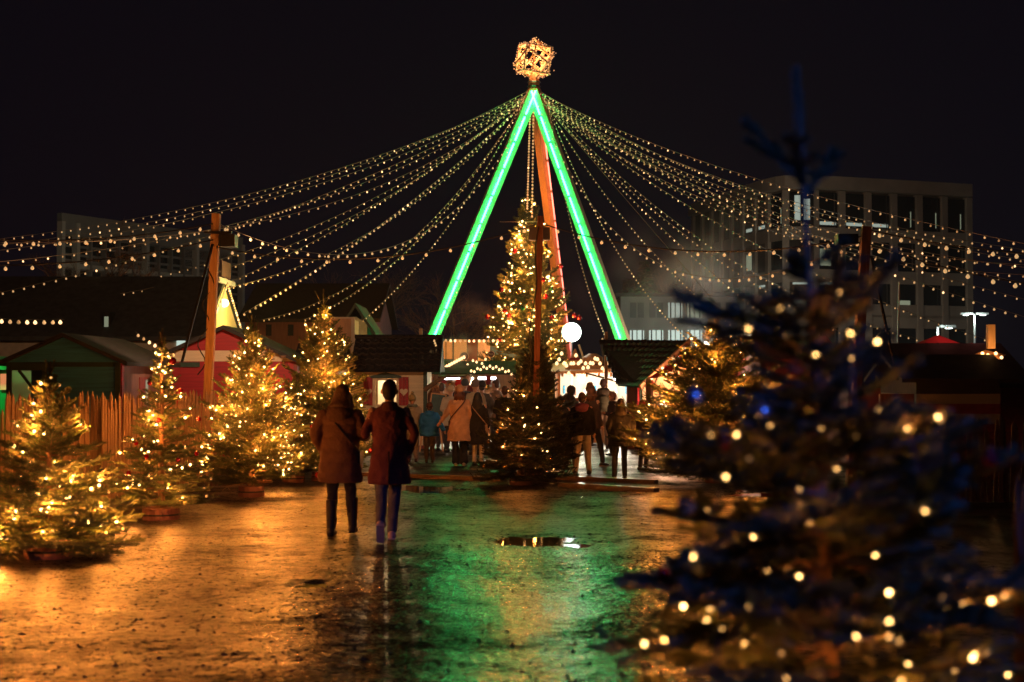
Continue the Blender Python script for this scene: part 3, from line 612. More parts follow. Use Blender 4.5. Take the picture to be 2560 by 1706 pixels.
for a,b in ((hx(909),hx(932)),(hx(998),hx(1022))):
    m=MB(); n=3
    for i in range(n): m.box(a+(b-a)*i/n,a+(b-a)*(i+1)/n-.006,Yf-.06,Yf-.022,hz(1014),hz(943))
    S=m.build('shutter','red',T); m=MB(); heart(m,(a+b)/2,hz(980),.11,Yf-.066,Yf-.061); m.build('heart_cutout','cream2',S)
# roof: rolled tiles as real waves
def tiled_roof(T,xa,xb,ya,za,yb,zb,mn,cols,rows,amp=.035,xa2=None,xb2=None):
    xa2=xa if xa2 is None else xa2; xb2=xb if xb2 is None else xb2
    nx=cols*8; ny=rows*3; vs=[];fs=[]
    L=math.hypot(yb-ya,zb-za); ny_=-(zb-za)/L; nz_=(yb-ya)/L
    for j in range(ny+1):
        v=j/ny; k=j%3; v_=(j//3+ (0,.92,.99)[k])/rows if j<ny else 1
        step=amp*.8*(1-((v_*rows)%1)) 
        for i in range(nx+1):
            u=i/nx; ph=(u*cols)%1; w=abs(math.sin(ph*PI))*amp if ph<.72 else 0.0
            w=amp*max(0,math.sin(ph/.7*PI)) if ph<.7 else 0
            x=(xa+(xb-xa)*u)*(1-v_)+(xa2+(xb2-xa2)*u)*v_; y=ya+(yb-ya)*v_+ny_*(w+step); z=za+(zb-za)*v_+nz_*(w+step)
            vs.append((x,y,z))
    for j in range(ny):
        for i in range(nx): fs.append((j*(nx+1)+i,j*(nx+1)+i+1,(j+1)*(nx+1)+i+1,(j+1)*(nx+1)+i))
    m=MB(); m.add(vs,fs); return m.build('roof',mn,T)
yr=38.75; zr=P(1280,846,yr).z; ye=37.25; ze2=P(1280,929,ye).z
ra,rb=GX(873,ye),GX(1099,ye)
RF=tiled_roof(T,ra,rb,ye,ze2,yr,zr,'roof',12,6)
m=MB(); m.add([(ra,ye,ze2-.02),(rb,ye,ze2-.02),(rb,yr,zr-.03),(ra,yr,zr-.03),(ra,yr+1.5,ze2),(rb,yr+1.5,ze2)],[(0,1,2,3),(3,2,5,4),(0,3,4),(1,5,2)]); m.build('roof_underside','roof_rough',RF)
m=MB(); m.tube([(ra-.02,yr,zr+.04),(rb+.02,yr,zr+.04)],.06,8); m.build('ridge_tiles','roof',RF)
m=MB(); m.bar((rb+.01,ye-.02,ze2-.04),(rb+.01,yr,zr-.03),.03,.12); m.build('bargeboard','green_dark',RF)
lamp('POINT',((wx0+wx1)/2,Yf+.35,wz1-.15),14,(1,.62,.3),.05,T)

# H1b cream hut half hidden by the tallest left spruce
T=thing('market_hut','cream hut half hidden behind the tallest left spruce, small lit window','hut',(0,0,0),0,'wooden market huts')
Yb=35.2; walls(T,GX(742,Yb),GX(846,Yb),Yb,Yb+2.2,hz(915,Yb),hz(880,Yb),'x','cream'); gable_roof(T,GX(742,Yb),GX(846,Yb),Yb,Yb+2.2,hz(915,Yb),hz(862,Yb),.12,'x','roof_rough')
m=MB(); m.box(GX(766,Yb),GX(790,Yb),Yb-.03,Yb-.002,hz(965,Yb),hz(932,Yb)); W=m.build('window','green_dark',T); m=MB(); m.box(GX(769,Yb),GX(787,Yb),Yb-.034,Yb-.031,hz(962,Yb),hz(935,Yb)); m.build('pane','lit_warm',W)

# H2 red hut with cream band
T=thing('market_hut','red gabled hut with a broad cream band, behind the paling fence','hut',(0,0,0),0,'wooden market huts')
Y2=33; xa,xb=GX(380,Y2),GX(742,Y2); ze,zp=hz(906,Y2),hz(824,Y2)
walls(T,xa,xb,Y2,Y2+3.2,ze,zp,'y','red'); gable_roof(T,xa,xb,Y2,Y2+3.2,ze,zp,.22,'y','roof_rough',.09)
m=MB(); xm=(xa+xb)/2; 
def gx_at(z): return (zp-z)/(zp-ze)*(xb-xm) if z>ze else (xb-xm)
za,zb=hz(904,Y2),hz(877,Y2); m.prism([(xm-gx_at(za),za),(xm+gx_at(za),za),(xm+gx_at(zb),zb),(xm-gx_at(zb),zb)],Y2-.02,Y2-.001); m.build('cream_band','cream',T)
m=MB(); m.box(xb-.07,xb+.015,Y2-.03,Y2-.001,0,ze-.03); m.build('corner_post','red_dark',T)
m=MB(); m.box(GX(448,Y2),GX(500,Y2),Y2-.04,Y2-.021,hz(918,Y2),hz(906,Y2)); m.build('serving_hatch','green_dark',T)
for k,px in enumerate((640,672,704)):
    m=MB(); t=Vector((GX(px,Y2),Y2-.28,hz(846+ (px-600)*.42,Y2))); m.box(t.x,t.x+.14,t.y,t.y+.3,t.z-.05,t.z); m.build('rafter_end','bark',T)

# H3 green hut
T=thing('market_hut','dark green boarded hut with open corner porch at the far left','hut',(0,0,0),0,'wooden market huts')
Y3=28; xa,xb=GX(18,Y3),GX(302,Y3); ze,zp=hz(906,Y3),hz(843,Y3); xm=(xa+xb)/2; xp=GX(112,Y3)
m=MB(); m.prism([(xa,ze),(xb,ze),(xm,zp)],Y3,Y3+.05); m.box(xp,xb,Y3,Y3+.05,0,ze-.001); m.box(xb-.05,xb,Y3+.051,Y3+4.2,0,ze-.001); m.box(xa,xb-.051,Y3+4.15,Y3+4.2,0,ze-.001); m.box(xp,xp+.05,Y3+.051,Y3+1.4,0,ze-.001); m.box(xa,xp+.05,Y3+1.401,Y3+1.45,0,ze-.001)
m.build('wall','green',T)
m=MB(); m.box(xa,xa+.10,Y3-.05,Y3-.002,0,ze); m.box(xb-.1,xb,Y3-.05,Y3-.002,0,ze); m.box(xp-.04,xp+.05,Y3-.05,Y3-.002,0,ze); m.build('corner_post','green_dark',T)
m=MB(); m.box(xa+.101,xp-.041,Y3-.04,Y3-.003,ze-.16,ze); m.box(xp+.051,xb-.101,Y3-.04,Y3-.003,ze-.09,ze); m.build('beam','green_dark',T)
m=MB(); m.bar((xp-.05,Y3-.02,ze-.75),(xp-.5,Y3-.02,ze-.16),.05); m.build('brace','green_dark',T)
gable_roof(T,xa,xb,Y3,Y3+4.2,ze,zp,.16,'y','roof_rough',.08)
m=MB(); m.box(xb+.002,xb+.03,Y3-.02,Y3+.14,0,ze-.02); m.build('red_trim','red',T)
m=MB(); m.box(xb+.002,xb+.02,Y3+.15,Y3+4.15,0,ze-.02); S=m.build('side_cladding','brown',T)
m=MB(); m.box(xb+.021,xb+.04,Y3+1.3,Y3+2.0,1.0,1.9); W=m.build('side_window','red_dark',T); m=MB(); m.box(xb+.041,xb+.045,Y3+1.75,Y3+1.95,1.05,1.85); m.build('pane','lit_dim',W)
T=thing('lit_kiosk','green lit kiosk front with orange notice panel cut by the left edge','kiosk',(0,0,0))
Yk=31; m=MB(); m.box(GX(-160,Yk),GX(24,Yk),Yk,Yk+1.5,0,hz(925,Yk)); m.build('wall',mat('kiosk_green_paint',(.03,.35,.10),.5),T)
m=MB(); m.prism([(GX(-170,Yk),hz(925,Yk)),(GX(30,Yk),hz(925,Yk)),(GX(30,Yk),hz(903,Yk)),(GX(-30,Yk),hz(890,Yk)),(GX(-170,Yk),hz(890,Yk))],Yk-.3,Yk+1.6); m.build('canopy',bpy.data.materials['kiosk_green_paint'],T)
m=MB(); m.box(GX(3,Yk),GX(19,Yk),Yk-.05,Yk-.01,hz(975,Yk),hz(935,Yk)); m.build('notice_panel',nosample(mat('lit_notice',(.6,.3,.15),emit=(1,.36,.14),estr=.55/4)),T)
lamp('SPOT',(GX(-20,Yk),Yk-1.2,3.3),60,(.1,1,.3),.1,T).rotation_euler=(R(20),0,0)

# A-frame chalet
T=thing('a_frame_chalet','large dark chalet with glowing triangular gable edged in small lights','chalet',(0,0,0))
gxx=-8.99; yA,yB,ym=41.2,47.6,44.4; zr=P(560,706,44.4).z; zb_=hz(852,41.2)
xl=GX(-80,44.4)
m=MB(); th=.12
for (ya_,yb_) in ((yA,ym),(yB,ym)):
    m.add([(xl,ya_,zb_),(gxx+.05,ya_,zb_),(gxx+.05,yb_,zr),(xl,yb_,zr),(xl,ya_,zb_+th),(gxx+.05,ya_,zb_+th),(gxx+.05,yb_,zr+th*1.5),(xl,yb_,zr+th*1.5)],[(0,3,2,1),(4,5,6,7),(0,1,5,4),(1,2,6,5),(2,3,7,6),(3,0,4,7)])
RFc=m.build('roof','roof_green',T)
m=MB(); m.box(xl,gxx,yA+.5,yA+.6,0,zb_); m.box(gxx-.1,gxx,yA+.601,yB-.5,0,zb_); m.build('wall','cream2',T)
m=MB(); m.add([(gxx,yA+.25,zb_+.06),(gxx,yB-.25,zb_+.06),(gxx,ym,zr-.12),(gxx-.1,yA+.25,zb_+.06),(gxx-.1,yB-.25,zb_+.06),(gxx-.1,ym,zr-.12)],[(0,1,2),(5,4,3),(0,3,4,1),(1,4,5,2),(2,5,3,0)]); G=m.build('gable_wall',mat('gable_boards',(.75,.60,.28),.6,noise=.1,nscale=3,stretch=(1,4,1)),T)
m=MB(); m.box(gxx+.01,gxx+.12,yA+.9,yB-.9,zb_+.25,zb_+.40); m.box(gxx+.01,gxx+.10,ym-1.25,ym+1.25,zb_+1.85,zb_+2.0); m.build('cross_beam','white',G)
m=MB(); m.box(gxx+.01,gxx+.06,ym-.7,ym+.7,zb_+2.05,zb_+2.55); m.build('gable_panel','brown',G)
m=MB(); m.ball((gxx+.05,ym-.2,zb_+1.25),.13,12,8); m.build('gable_lamp',mat('gable_lamp_glow',(1,.9,.6),emit=(1,.8,.35),estr=2),T,True)
lamp('POINT',(gxx+1.3,ym-.4,zb_+1.0),58,(1,.62,.15),.14,T)
lamp('POINT',(gxx+.9,ym-.5,zb_-.5),20,(1,.78,.4),.14,T)
# lit ground-floor glazing under the roof and a slot dormer
for i,px in enumerate((432,456,480,504)):
    m=MB(); m.box(GX(px,yA),GX(px+21,yA),yA+.44,yA+.49,hz(905,yA),hz(846,yA)); m.build('window','lit_cool2',T)
m=MB(); x_=GX(270,42.2); m.box(x_,x_+.17,41.7,42.6,hz(829,42),hz(781,42)); D=m.build('dormer','metal_d',T); m=MB(); m.box(x_+.025,x_+.145,41.68,41.698,hz(827,42),hz(793,42)); m.build('dormer_pane','lit_dim',D)

# dark houses behind
def dark_house(px0,px1,pye,pyr,Y,dep,label,axis='x',rm='roof_rough',wm='brown',group='dark houses behind the market'):
    T=thing('house',label,'house',(0,0,0),0,group)
    walls(T,GX(px0,Y),GX(px1,Y),Y,Y+dep,hz(pye,Y),hz(pyr,Y)-.3,axis,wm); gable_roof(T,GX(px0,Y),GX(px1,Y),Y,Y+dep,hz(pye,Y),hz(pyr,Y),.3,axis,rm,.15); return T
T=dark_house(612,935,800,700,62,9,'dark steep-roofed house behind the tallest left spruce'); 
for px in (665,720): 
    m=MB(); m.box(GX(px,61),GX(px+14,61),60.9,60.95,hz(840,61),hz(812,61)); m.build('window','glass_dark',T)
m=MB(); m.box(GX(656,61),GX(662,61),61.9,61.97,hz(760,62),hz(735,62)); 
T=dark_house(862,918,812,770,48,3,'small grey gable house with creeper beside the left hut roof','y','roof_rough',mat('pale_render',(.32,.27,.20),.8,noise=.2))
T=thing('timber_shed','warm lit board wall with bright corner trim above the left hut roof','shed',(0,0,0))
Ys=41; m=MB(); 
for i in range(8): a=GX(812+i*8.6,Ys); m.box(a,a+GX(812+8.2,Ys)-GX(812,Ys),Ys,Ys+.05,hz(865,Ys),hz(797,Ys))
m.box(GX(812,Ys),GX(880,Ys),Ys+.051,Ys+1.8,0,hz(798,Ys)); m.build('wall','orange_wood',T)
m=MB(); m.box(GX(878,Ys),GX(887,Ys),Ys-.03,Ys+.05,0,hz(793,Ys)); m.box(GX(812,Ys),GX(878,Ys),Ys-.03,Ys-.001,hz(797,Ys),hz(793,Ys)); m.build('trim','cream2',T)
dark_house(60,340,800,760,52,6,'dark low house behind the green hut')

# left office block
def office_left():
    T=thing('office_block','dim grey office block with vertical fins and blinds at the left horizon','building',(0,0,0))
    a=Vector((GX(150,85),85,0)); b=Vector((GX(602,100),100,0)); L=(b-a).length; ang=math.atan2(b.y-a.y,b.x-a.x); T.location=a; T.rotation_euler=(0,0,ang)
    zt=P(150,541,85).z; m=MB(); q_=Matrix.Rotation(-ang,3,'Z')@Vector((-3.6,14,0)); m.add([(0,.3,0),(L,.3,0),(L+q_.x,.3+q_.y,0),(q_.x,.3+q_.y,0),(0,.3,zt),(L,.3,zt),(L+q_.x,.3+q_.y,zt),(q_.x,.3+q_.y,zt)],[(0,3,2,1),(4,5,6,7),(0,1,5,4),(1,2,6,5),(2,3,7,6),(3,0,4,7)]); m.build('wall','concrete_d',T)
    sc_=(zt-CZ)/(950-541)  # metres per px at left end
    zz=lambda py: CZ+(950-py)*sc_
    m=MB(); m.box(-.05,L+.05,-.1,.299,zz(585),zt+.2); m.build('parapet','concrete_d',T)
    for (za_,zb__) in ((zz(668),zz(656)),(zz(800),zz(788))):
        m=MB(); m.box(0,L,-.02,.299,za_,zb__); m.build('spandrel','concrete',T)
    n=14
    for r_,(z0,z1) in enumerate(((zz(645),zz(588)),(zz(780),zz(672)))):
        for i in range(n):
            m=MB(); m.box(L*i/n+.12,L*(i+1)/n-.12,.22,.298,z0,z1); W=m.build('window','glass_dark',T)
            if r_==0 and i in(5,9,10,12):
                m=MB(); k=14
                for j in range(k): m.box(L*i/n+.2,L*(i+1)/n-.2,.17,.20,z0+(z1-z0)*(j+.2)/k,z0+(z1-z0)*(j+.65)/k)
                m.build('blind','concrete_d',W)
    for z_ in (zz(612),zz(634),zz(700),zz(725)):
        m=MB(); m.box(0,L,.10,.215,z_-.07,z_+.07); m.build('glazing_rail','concrete_d',T)
    for i in range(n+1):
        big=i in(0,1,6,10,14); m=MB(); w_=.13 if big else .05; x=L*i/n; m.box(x-w_,x+w_,-.22 if big else -.12,.21,0,zt-.3); m.build('fin','concrete' if big else 'concrete_d',T)
office_left()
# right office block with rounded corner
def office_right():
    T=thing('office_block','tall pale office block with deep pilasters and rounded corner at the right','building',(0,0,0))
    Y0=110; zt=P(1960,446,Y0).z
    path=[Vector((GX(1735,128),128,0)),Vector((GX(1850,117),117,0)),Vector((GX(1925,111.5),111.5,0)),Vector((GX(1965,109.6),109.6,0)),Vector((GX(2010,109.2),109.2,0)),Vector((GX(2425,114.5),114.5,0))]
    # resample at pilasters
    pil=[]; lens=[(path[i+1]-path[i]).length for i in range(len(path)-1)]; tot=sum(lens); n=15
    def at(s):
        for i,l in enumerate(lens):
            if s<=l or i==len(lens)-1: return path[i].lerp(path[i+1],s/l),(path[i+1]-path[i]).normalized()
            s-=l
    floors=[(0,.1)]; H=[zt*.02]+[P(1280,py,Y0).z for py in (905,815,735,655,585,505)]
    fl=[P(1280,py,Y0).z for py in (890,800,705,600,505)]  # slab levels
    zs=[0]+fl+[zt-1.2]
    zs=[0,CZ+(950-860)/409*0+P(1280,862,Y0).z,P(1280,775,Y0).z,P(1280,690,Y0).z,P(1280,585,Y0).z,zt-.6]
    rg=random.Random(4)
    body=MB(); back=[p+Vector((4,16,0)) for p in path]; poly=[(p.x,p.y+.42) for p in path]+[(path[-1].x+2,path[-1].y+18),(path[0].x+4,path[0].y+14)]
    k=len(poly); body.add([(x,y,0) for x,y in poly]+[(x,y,zt-.2) for x,y in poly],[tuple(range(k))[::-1],tuple(range(k,2*k))]+[(i,(i+1)%k,(i+1)%k+k,i+k) for i in range(k)]); body.build('wall','concrete_d',T)
    pts=[at(tot*i/n) for i in range(n+1)]
    for z0,z1,o in [(zt-.9,zt+.1,-.5)]+[(z-.5,z+.5,-.03) for z in zs[1:-1]]:
        m=MB(); vs=[]; fine=[at(tot*i/60)[0] for i in range(61)]; nr=[at(tot*i/60)[1] for i in range(61)]
        for p,t in zip(fine,nr):
            nn=Vector((t.y,-t.x,0)); q=p+nn*(-o); r_=p-nn*1.2; vs+=[(q.x,q.y,z0),(q.x,q.y,z1),(r_.x,r_.y,z1),(r_.x,r_.y,z0)]
        fs=[(4*i+j,4*i+(j+1)%4,4*(i+1)+(j+1)%4,4*(i+1)+j) for i in range(60) for j in range(4)]+[(0,1,2,3),(243,242,241,240)]
        m.add(vs,fs); m.build('cornice' if z1>zt else 'floor_band','concrete',T)
    for i,(p,t) in enumerate(pts):
        ang=math.atan2(t.y,t.x); Tm=Matrix.Translation(p)@Matrix.Rotation(ang,4,'Z'); m=MB(); m.box(-.26,.26,-.14,.4,0,zt-.95,Tm); m.build('pilaster','concrete',T)
    for f in range(len(zs)-1):
        for i in range(n):
            p,t=at(tot*(i+.5)/n); ang=math.atan2(t.y,t.x); Tm=Matrix.Translation(p)@Matrix.Rotation(ang,4,'Z'); w=tot/n/2-.30
            m=MB(); z0,z1=zs[f]+.5,zs[f+1]-.5; m.box(-w,w,.12,.40,z0,z1,Tm); W=m.build('window','glass_dark',T)
            lit=[]
            if f==4 and i in (8,): lit=[(-w*.6,-w*.1,z0+.5,z1-.3,'lit_cool'),(w*.2,w*.7,z0+.5,z1-.6,'lit_cool')]
            if f==4 and i in (5,6,9,10,11): lit=[(-w*.8,w*.8,z0+.2,z0+.45,'lit_cool')]
            if f==4 and i in (7,12,13,14): lit=[(w*.5,w*.56,z0+.3,z1-1.2,'lit_dim')]
            if f==3 and i in (5,9): lit=[(-w*.8,w*.3,z0+.3,z0+1.6,'lit_dim')]
            if f==2 and i in (6,8,9): lit=[(-w*.8,w*.5,z0+1.6,z1-.2,'lit_cool')]
            if f==1 and i in (8,10,12): lit=[(-w*.8,w*.4,z0+1.2,z1-.2,'lit_dim')]
            for (a,b,c,d,mn) in lit: m=MB(); m.box(a,b,.08,.115,c,d,Tm); m.build('lit_pane',mn,W)
            if (i+f)%2 and i>6: m=MB(); m.box(w*.62,w*.72,.06,.115,z0,z1,Tm); m.build('blind_edge','glass_grey',W)
office_right()
def low_block():
    T=thing('office_block','low dim building with two rows of lit windows between mast leg and tall block','building',(0,0,0)); Y=84; z=lambda py:P(1280,py,Y).z
    a,b=GX(1552,Y),GX(1860,Y); m=MB(); m.box(a,b,Y,Y+12,0,z(742)); m.build('wall','concrete_d',T)
    m=MB(); m.box(a-.3,b+.3,Y-.3,Y+12.3,z(742),z(734)); m.build('roof','roof_rough',T)
    for i in range(6):
        px=1575+i*48
        for r_,(p0,p1) in enumerate(((795,757),(852,826),(935,900))):
            W=None
            for j,o in enumerate((0,19)):
                m=MB(); m.box(GX(px+o,Y),GX(px+o+16,Y),Y-.05,Y-.002,z(p0),z(p1)); lit={0:(4,5) ,1:range(-1,9),2:()}[r_]
                mn='lit_cool2' if r_==1 and i<5 else ('lit_dim' if r_==0 and i in(2,3) else 'glass_grey')
                if r_==0 and i==2 : mn='lit_cool'
                W=m.build('window',mn,T)
                if mn.startswith('lit'): 
                    m=MB(); xx=GX(px+o+4+j*6,Y); m.box(xx,xx+.08,Y-.07,Y-.051,z(p0),z(p1)); m.build('glazing_bar','metal_d',W)
low_block()
# container offices with the blue frame behind the left stall
T=thing('container_office','blue framed container office with pale and brown panels behind the left stall','container',(0,0,0)); Yc=62; z=lambda py:P(1280,py,Yc).z
a=GX(1085,Yc); m=MB(); m.box(a,GX(1300,Yc),Yc,Yc+3,0,z(848)); m.build('body','blue',T)
for k,(p0,p1,q0,q1,mn) in enumerate(((1100,1114,898,853,'white'),(1116,1131,898,853,'white'),(1135,1167,905,849,'white'),(1195,1225,905,850,'white'),(1169,1193,925,848,'brown'),(1100,1112,900,885,'lit_dim'))):
    m=MB(); m.box(GX(p0,Yc),GX(p1,Yc),Yc-.06-.02*k,Yc-.002,z(q0),z(q1)); m.build('panel',mn,T)
m=MB(); m.box(a,GX(1170,Yc),Yc-.2,Yc-.001,z(910),z(906)); m.build('ledge','white',T)
lamp('SPOT',(GX(1120,Yc),Yc-6,5.5),35,(1,.75,.5),.2,T).data.spot_size=R(80)
bpy.context.view_layer.update()
o=T.children[-1]; o.rotation_euler=(R(68),0,0)
# round sign with script scribble
def sign(px,py,Y,r,label):
    T=thing('round_sign',label,'sign',P(px,py,Y),0,'round stall signs'); m=MB(); 
    vs=[(r*math.cos(t),-.02,r*math.sin(t)) for t in [2*PI*k/24 for k in range(24)]]+[(r*math.cos(t),.02,r*math.sin(t)) for t in [2*PI*k/24 for k in range(24)]]
    m.add(vs,[tuple(range(24)),tuple(range(47,23,-1))]+[(i,i+24,(i+1)%24+24,(i+1)%24) for i in range(24)]); m.build('disc','brown',T)
    m=MB(); m.tube([(r*.96*math.cos(2*PI*k/24),-.03,r*.96*math.sin(2*PI*k/24)) for k in range(25)],r*.07,4); m.build('rim','cream2',T)
    m=MB(); q=[(-.62,-.1),(-.5,.28),(-.36,.3),(-.4,0),(-.3,-.1),(-.16,.12),(-.1,-.06),(.02,.1),(.06,-.08),(.16,.1),(.22,-.1),(.3,.3),(.34,-.05),(.45,.08),(.6,.02)]
    m.tube([(a*r,-.035,b*r) for a,b in q],r*.06,4); m.build('script_lettering','cream2',T)
    m=MB(); m.bar((0,0,-r),(0,0,-r-.5),.03); m.build('bracket','metal_d',T)
sign(1161,891,47,.125*1.15,'round brown sign with pale cursive lettering over the left stall'); sign(1228,886,47.5,.11,'second round brown sign half hidden by the huge spruce')

# ------------------------------------------------------------ stalls
def bunch(pts,r,label,group,kind='bulb_small',parent=None,cable=True,name='string_lights',cr=.006):
    S=thing(name,label,'string lights',(0,0,0),0,group); 
    if cable:
        m=MB(); m.tube(pts,cr,4); m.build('cable','cable',S)
    for p in pts[::1]:
        o=bpy.data.objects.new('bulb',bulb_mesh(kind,r)); COL.objects.link(o); o.location=Vector(p)-Vector((0,0,r)); o.parent=S
    return S
# left stall
T=thing('food_stall','crowded food stall with red awning and white tube lights on the left','stall',(0,0,0),0,'open market stalls'); Y=46; z=lambda py:P(1280,py,Y).z; X=lambda px:GX(px,Y)
m=MB(); m.box(X(1070),X(1290),Y+2.2,Y+2.3,0,z(925)); m.box(X(1070),X(1075),Y,Y+2.199,0,z(928)); m.build('back_wall','orange_wood',T)
m=MB(); m.box(X(1166),X(1182),Y+.3,Y+.4,0,z(938)); m.build('curtain_post','cream',T)
m=MB(); m.add([(X(1098),Y-.7,z(942)),(X(1182),Y-.7,z(940)),(X(1178),Y+.6,z(926)),(X(1102),Y+.6,z(926)),(X(1098),Y-.7,z(946)),(X(1182),Y-.7,z(944))],[(0,1,2,3),(4,5,1,0)]); o=m.build('awning','red_dark',T)
m=MB(); m.add([(X(1060),Y-.3,z(934)),(X(1290),Y-.3,z(934)),(X(1290),Y+1,z(902)),(X(1060),Y+1,z(902)),(X(1290),Y+2.5,z(932)),(X(1060),Y+2.5,z(932)),(X(1060),Y-.3,z(937)),(X(1290),Y-.3,z(937))],[(0,1,2,3),(3,2,4,5),(6,7,1,0)]); m.build('roof','roof_rough',T)
m=MB(); m.box(X(1075),X(1280),Y-.1,Y+.3,.95,1.05); m.build('counter','orange_wood',T)
for px in (1128,1218):
    m=MB(); m.tube([(X(px-22),Y-.2,z(946)),(X(px+22),Y-.2,z(946))],.045,8); m.build('tube_light',mat('tube_light_glow',(1,1,1),emit=(.9,.95,1),estr=3),T,True)
    l=lamp('AREA',(X(px),Y+.3,z(944)),34,(1,.80,.62),0,T); l.data.shape='RECTANGLE'; l.data.size=1.8; l.data.size_y=.15; l.rotation_euler=(R(-12),0,0)
for i in range(14):
    px=1088+i*12+random.uniform(-3,3); py=random.uniform(948,972); m=MB(); s=random.uniform(.05,.11); c=P(px,py,Y+1.9)
    (m.ball(c,(s,s,s*1.3),8,6) if i%2 else m.box(c.x-s,c.x+s,c.y-s,c.y+s,c.z-s,c.z+s*1.4)); m.build('goods',['white','cream','red','bauble_gold'][i%4],T)
m=MB(); m.box(X(1216),X(1228),Y-.5,Y-.45,z(962),z(939)); m.build('red_banner','red',T)
pts=[P(1092+i*(1160-1092)/11,926-i*(926-890)/11,46.4) for i in range(12)]; bunch(pts,.05,'bulbs climbing the left verge of the left food stall roof','string lights on stall roofs','bulb_hot')
pts=[P(1160+i*4.5,892+abs(math.sin(i*1.3))*34,46.6) for i in range(14)]; bunch(pts,.04,'loose cluster of bulbs above the left food stall','string lights on stall roofs','bulb_hot')
pts=[P(1178+i*7.8,925-12*math.sin(i/12*PI)+ (i%2)*5,44.5) for i in range(14)]; bunch(pts,.04,'bulb row along the garland right of the red awning','string lights on stall roofs','bulb_hot')
# right stall, blazing white inside
T=thing('food_stall','blazing white lit stall with slanting rafters right of the dark firs','stall',(0,0,0),0,'open market stalls'); Y=41; z=lambda py,Y=41:P(1280,py,Y).z; X=lambda px,Y=41:GX(px,Y)
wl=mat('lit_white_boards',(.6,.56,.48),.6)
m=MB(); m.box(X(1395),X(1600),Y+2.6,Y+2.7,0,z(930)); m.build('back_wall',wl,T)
m=MB(); m.box(X(1395),X(1402),Y+.4,Y+2.59,0,z(935)); m.build('side_wall','orange_wood',T)
m=MB(); m.add([(X(1380),Y-.5,z(936)),(X(1600),Y-.5,z(926)),(X(1600),Y+2.8,z(905)),(X(1380),Y+2.8,z(912)),(X(1380),Y-.5,z(930)),(X(1600),Y-.5,z(920)),(X(1600),Y+2.8,z(899)),(X(1380),Y+2.8,z(906))],[(0,1,2,3),(4,5,6,7),(0,1,5,4),(1,2,6,5),(2,3,7,6),(3,0,4,7)]); m.build('roof','orange_wood',T)
for i in range(6):
    px=1405+i*30; m=MB(); m.bar((X(px),Y-.45,z(938)),(X(px)+.05,Y+2.6,z(915)-.1),.06,.10); m.build('rafter','orange_wood',T)
m=MB(); m.bar((X(1460),Y-.55,z(933)),(X(1562),Y-.5,z(960)),.05); m.build('brace','bark',T)
m=MB(); m.box(X(1400),X(1590),Y+.3,Y+.7,.95,1.03); m.box(X(1405),X(1585),Y+.35,Y+.4,0,.949); m.build('counter','orange_wood',T)
for i in range(7):
    m=MB(); c=P(1410+i*26,985+(i%3)*4,Y+1.9); m.tube([c,c+Vector((0,0,.22)),c+Vector((0,0,.26))],[.045,.045,.02],8); m.build('bottle',['green','brown','white'][i%3],T)
for px,pw in ((1455,60),(1545,95)):
    m=MB(); c=(X(px),Y+.5,z(947)); m.ball(c,.10,12,8); m.build('lamp_globe',mat('stall_lamp_glow',(1,1,1),emit=(1,.93,.8),estr=9),T,True)
    lamp('POINT',(c[0],c[1]-.02,c[2]-.15),pw,(1,.84,.62),.12,T)
pts=[P(1392+i*6,905-38*math.sin(i*.9)*((i%3)/3),40.3) for i in range(28)]; bunch(pts,.05,'loose swags of bulbs hanging above the white lit stall','string lights on stall roofs','bulb_hot')
# decorative figures on that roof (plain wooden cones and blocks)
T=thing('wooden_house_figure','small pointed wooden house figure on the white lit stall roof','roof figure',P(1438,935,41.2),0,'wooden figures on the stall roof')
m=MB(); m.loft([(0,0,0,.30,.2),(0,0,.25,.28,.19),(0,0,.27,.2,.15),(0,0,.72,.02,.02)],12); m.build('cone','orange_wood',T); m=MB(); m.loft([(0,0,.40,.17,.13),(0,0,.46,.15,.12)],12); m.build('band','red',T)
T=thing('wooden_barrel_figure','rounded wooden figure with a dark band beside the pointed one','roof figure',P(1482,933,41.2),0,'wooden figures on the stall roof')
m=MB(); m.loft([(0,0,0,.36,.2),(0,0,.2,.36,.2),(0,0,.45,.30,.18),(0,0,.56,.12,.1)],14); m.build('body','orange_wood',T); m=MB(); m.loft([(0,0,.22,.37,.21),(0,0,.27,.365,.205)],14); m.build('band','brown',T)
m=MB(); m.bar(P(1447,862,41.5),P(1462,905,41.5),.13,.05); tag(m.build('slanted_board','cream2'),'slanted pale board standing behind the wooden roof figures','board')
# white balloon lamp
T=thing('balloon_lamp','glowing white balloon lamp above the white lit stall','lamp',P(1429,831,42)); m=MB(); m.ball((0,0,0),.285,24,16); m.build('globe',mat('balloon_glow',(1,1,1),emit=(.80,1,.86),estr=1.6),T,True)
m=MB(); m.tube([(0,0,-.29),(0,0,-P(1429,831,42).z+.02)],.02,6); m.build('pole','metal',T)
lamp('POINT',(0,-.4,0),8,(.85,1,.9),.28,T)

# H6 right hut with brown shingle roof, gable end turned to the camera
T=thing('market_hut','right hut with brown shingled roof, garlanded gable and warm orange porch','hut',(0,0,0),0,'wooden market huts')
Pa=P(1500,850,39.6); Pb=P(1724,852,38.6); Pd=P(1600,966,36.4); Pe=P(1545,962,37.6)
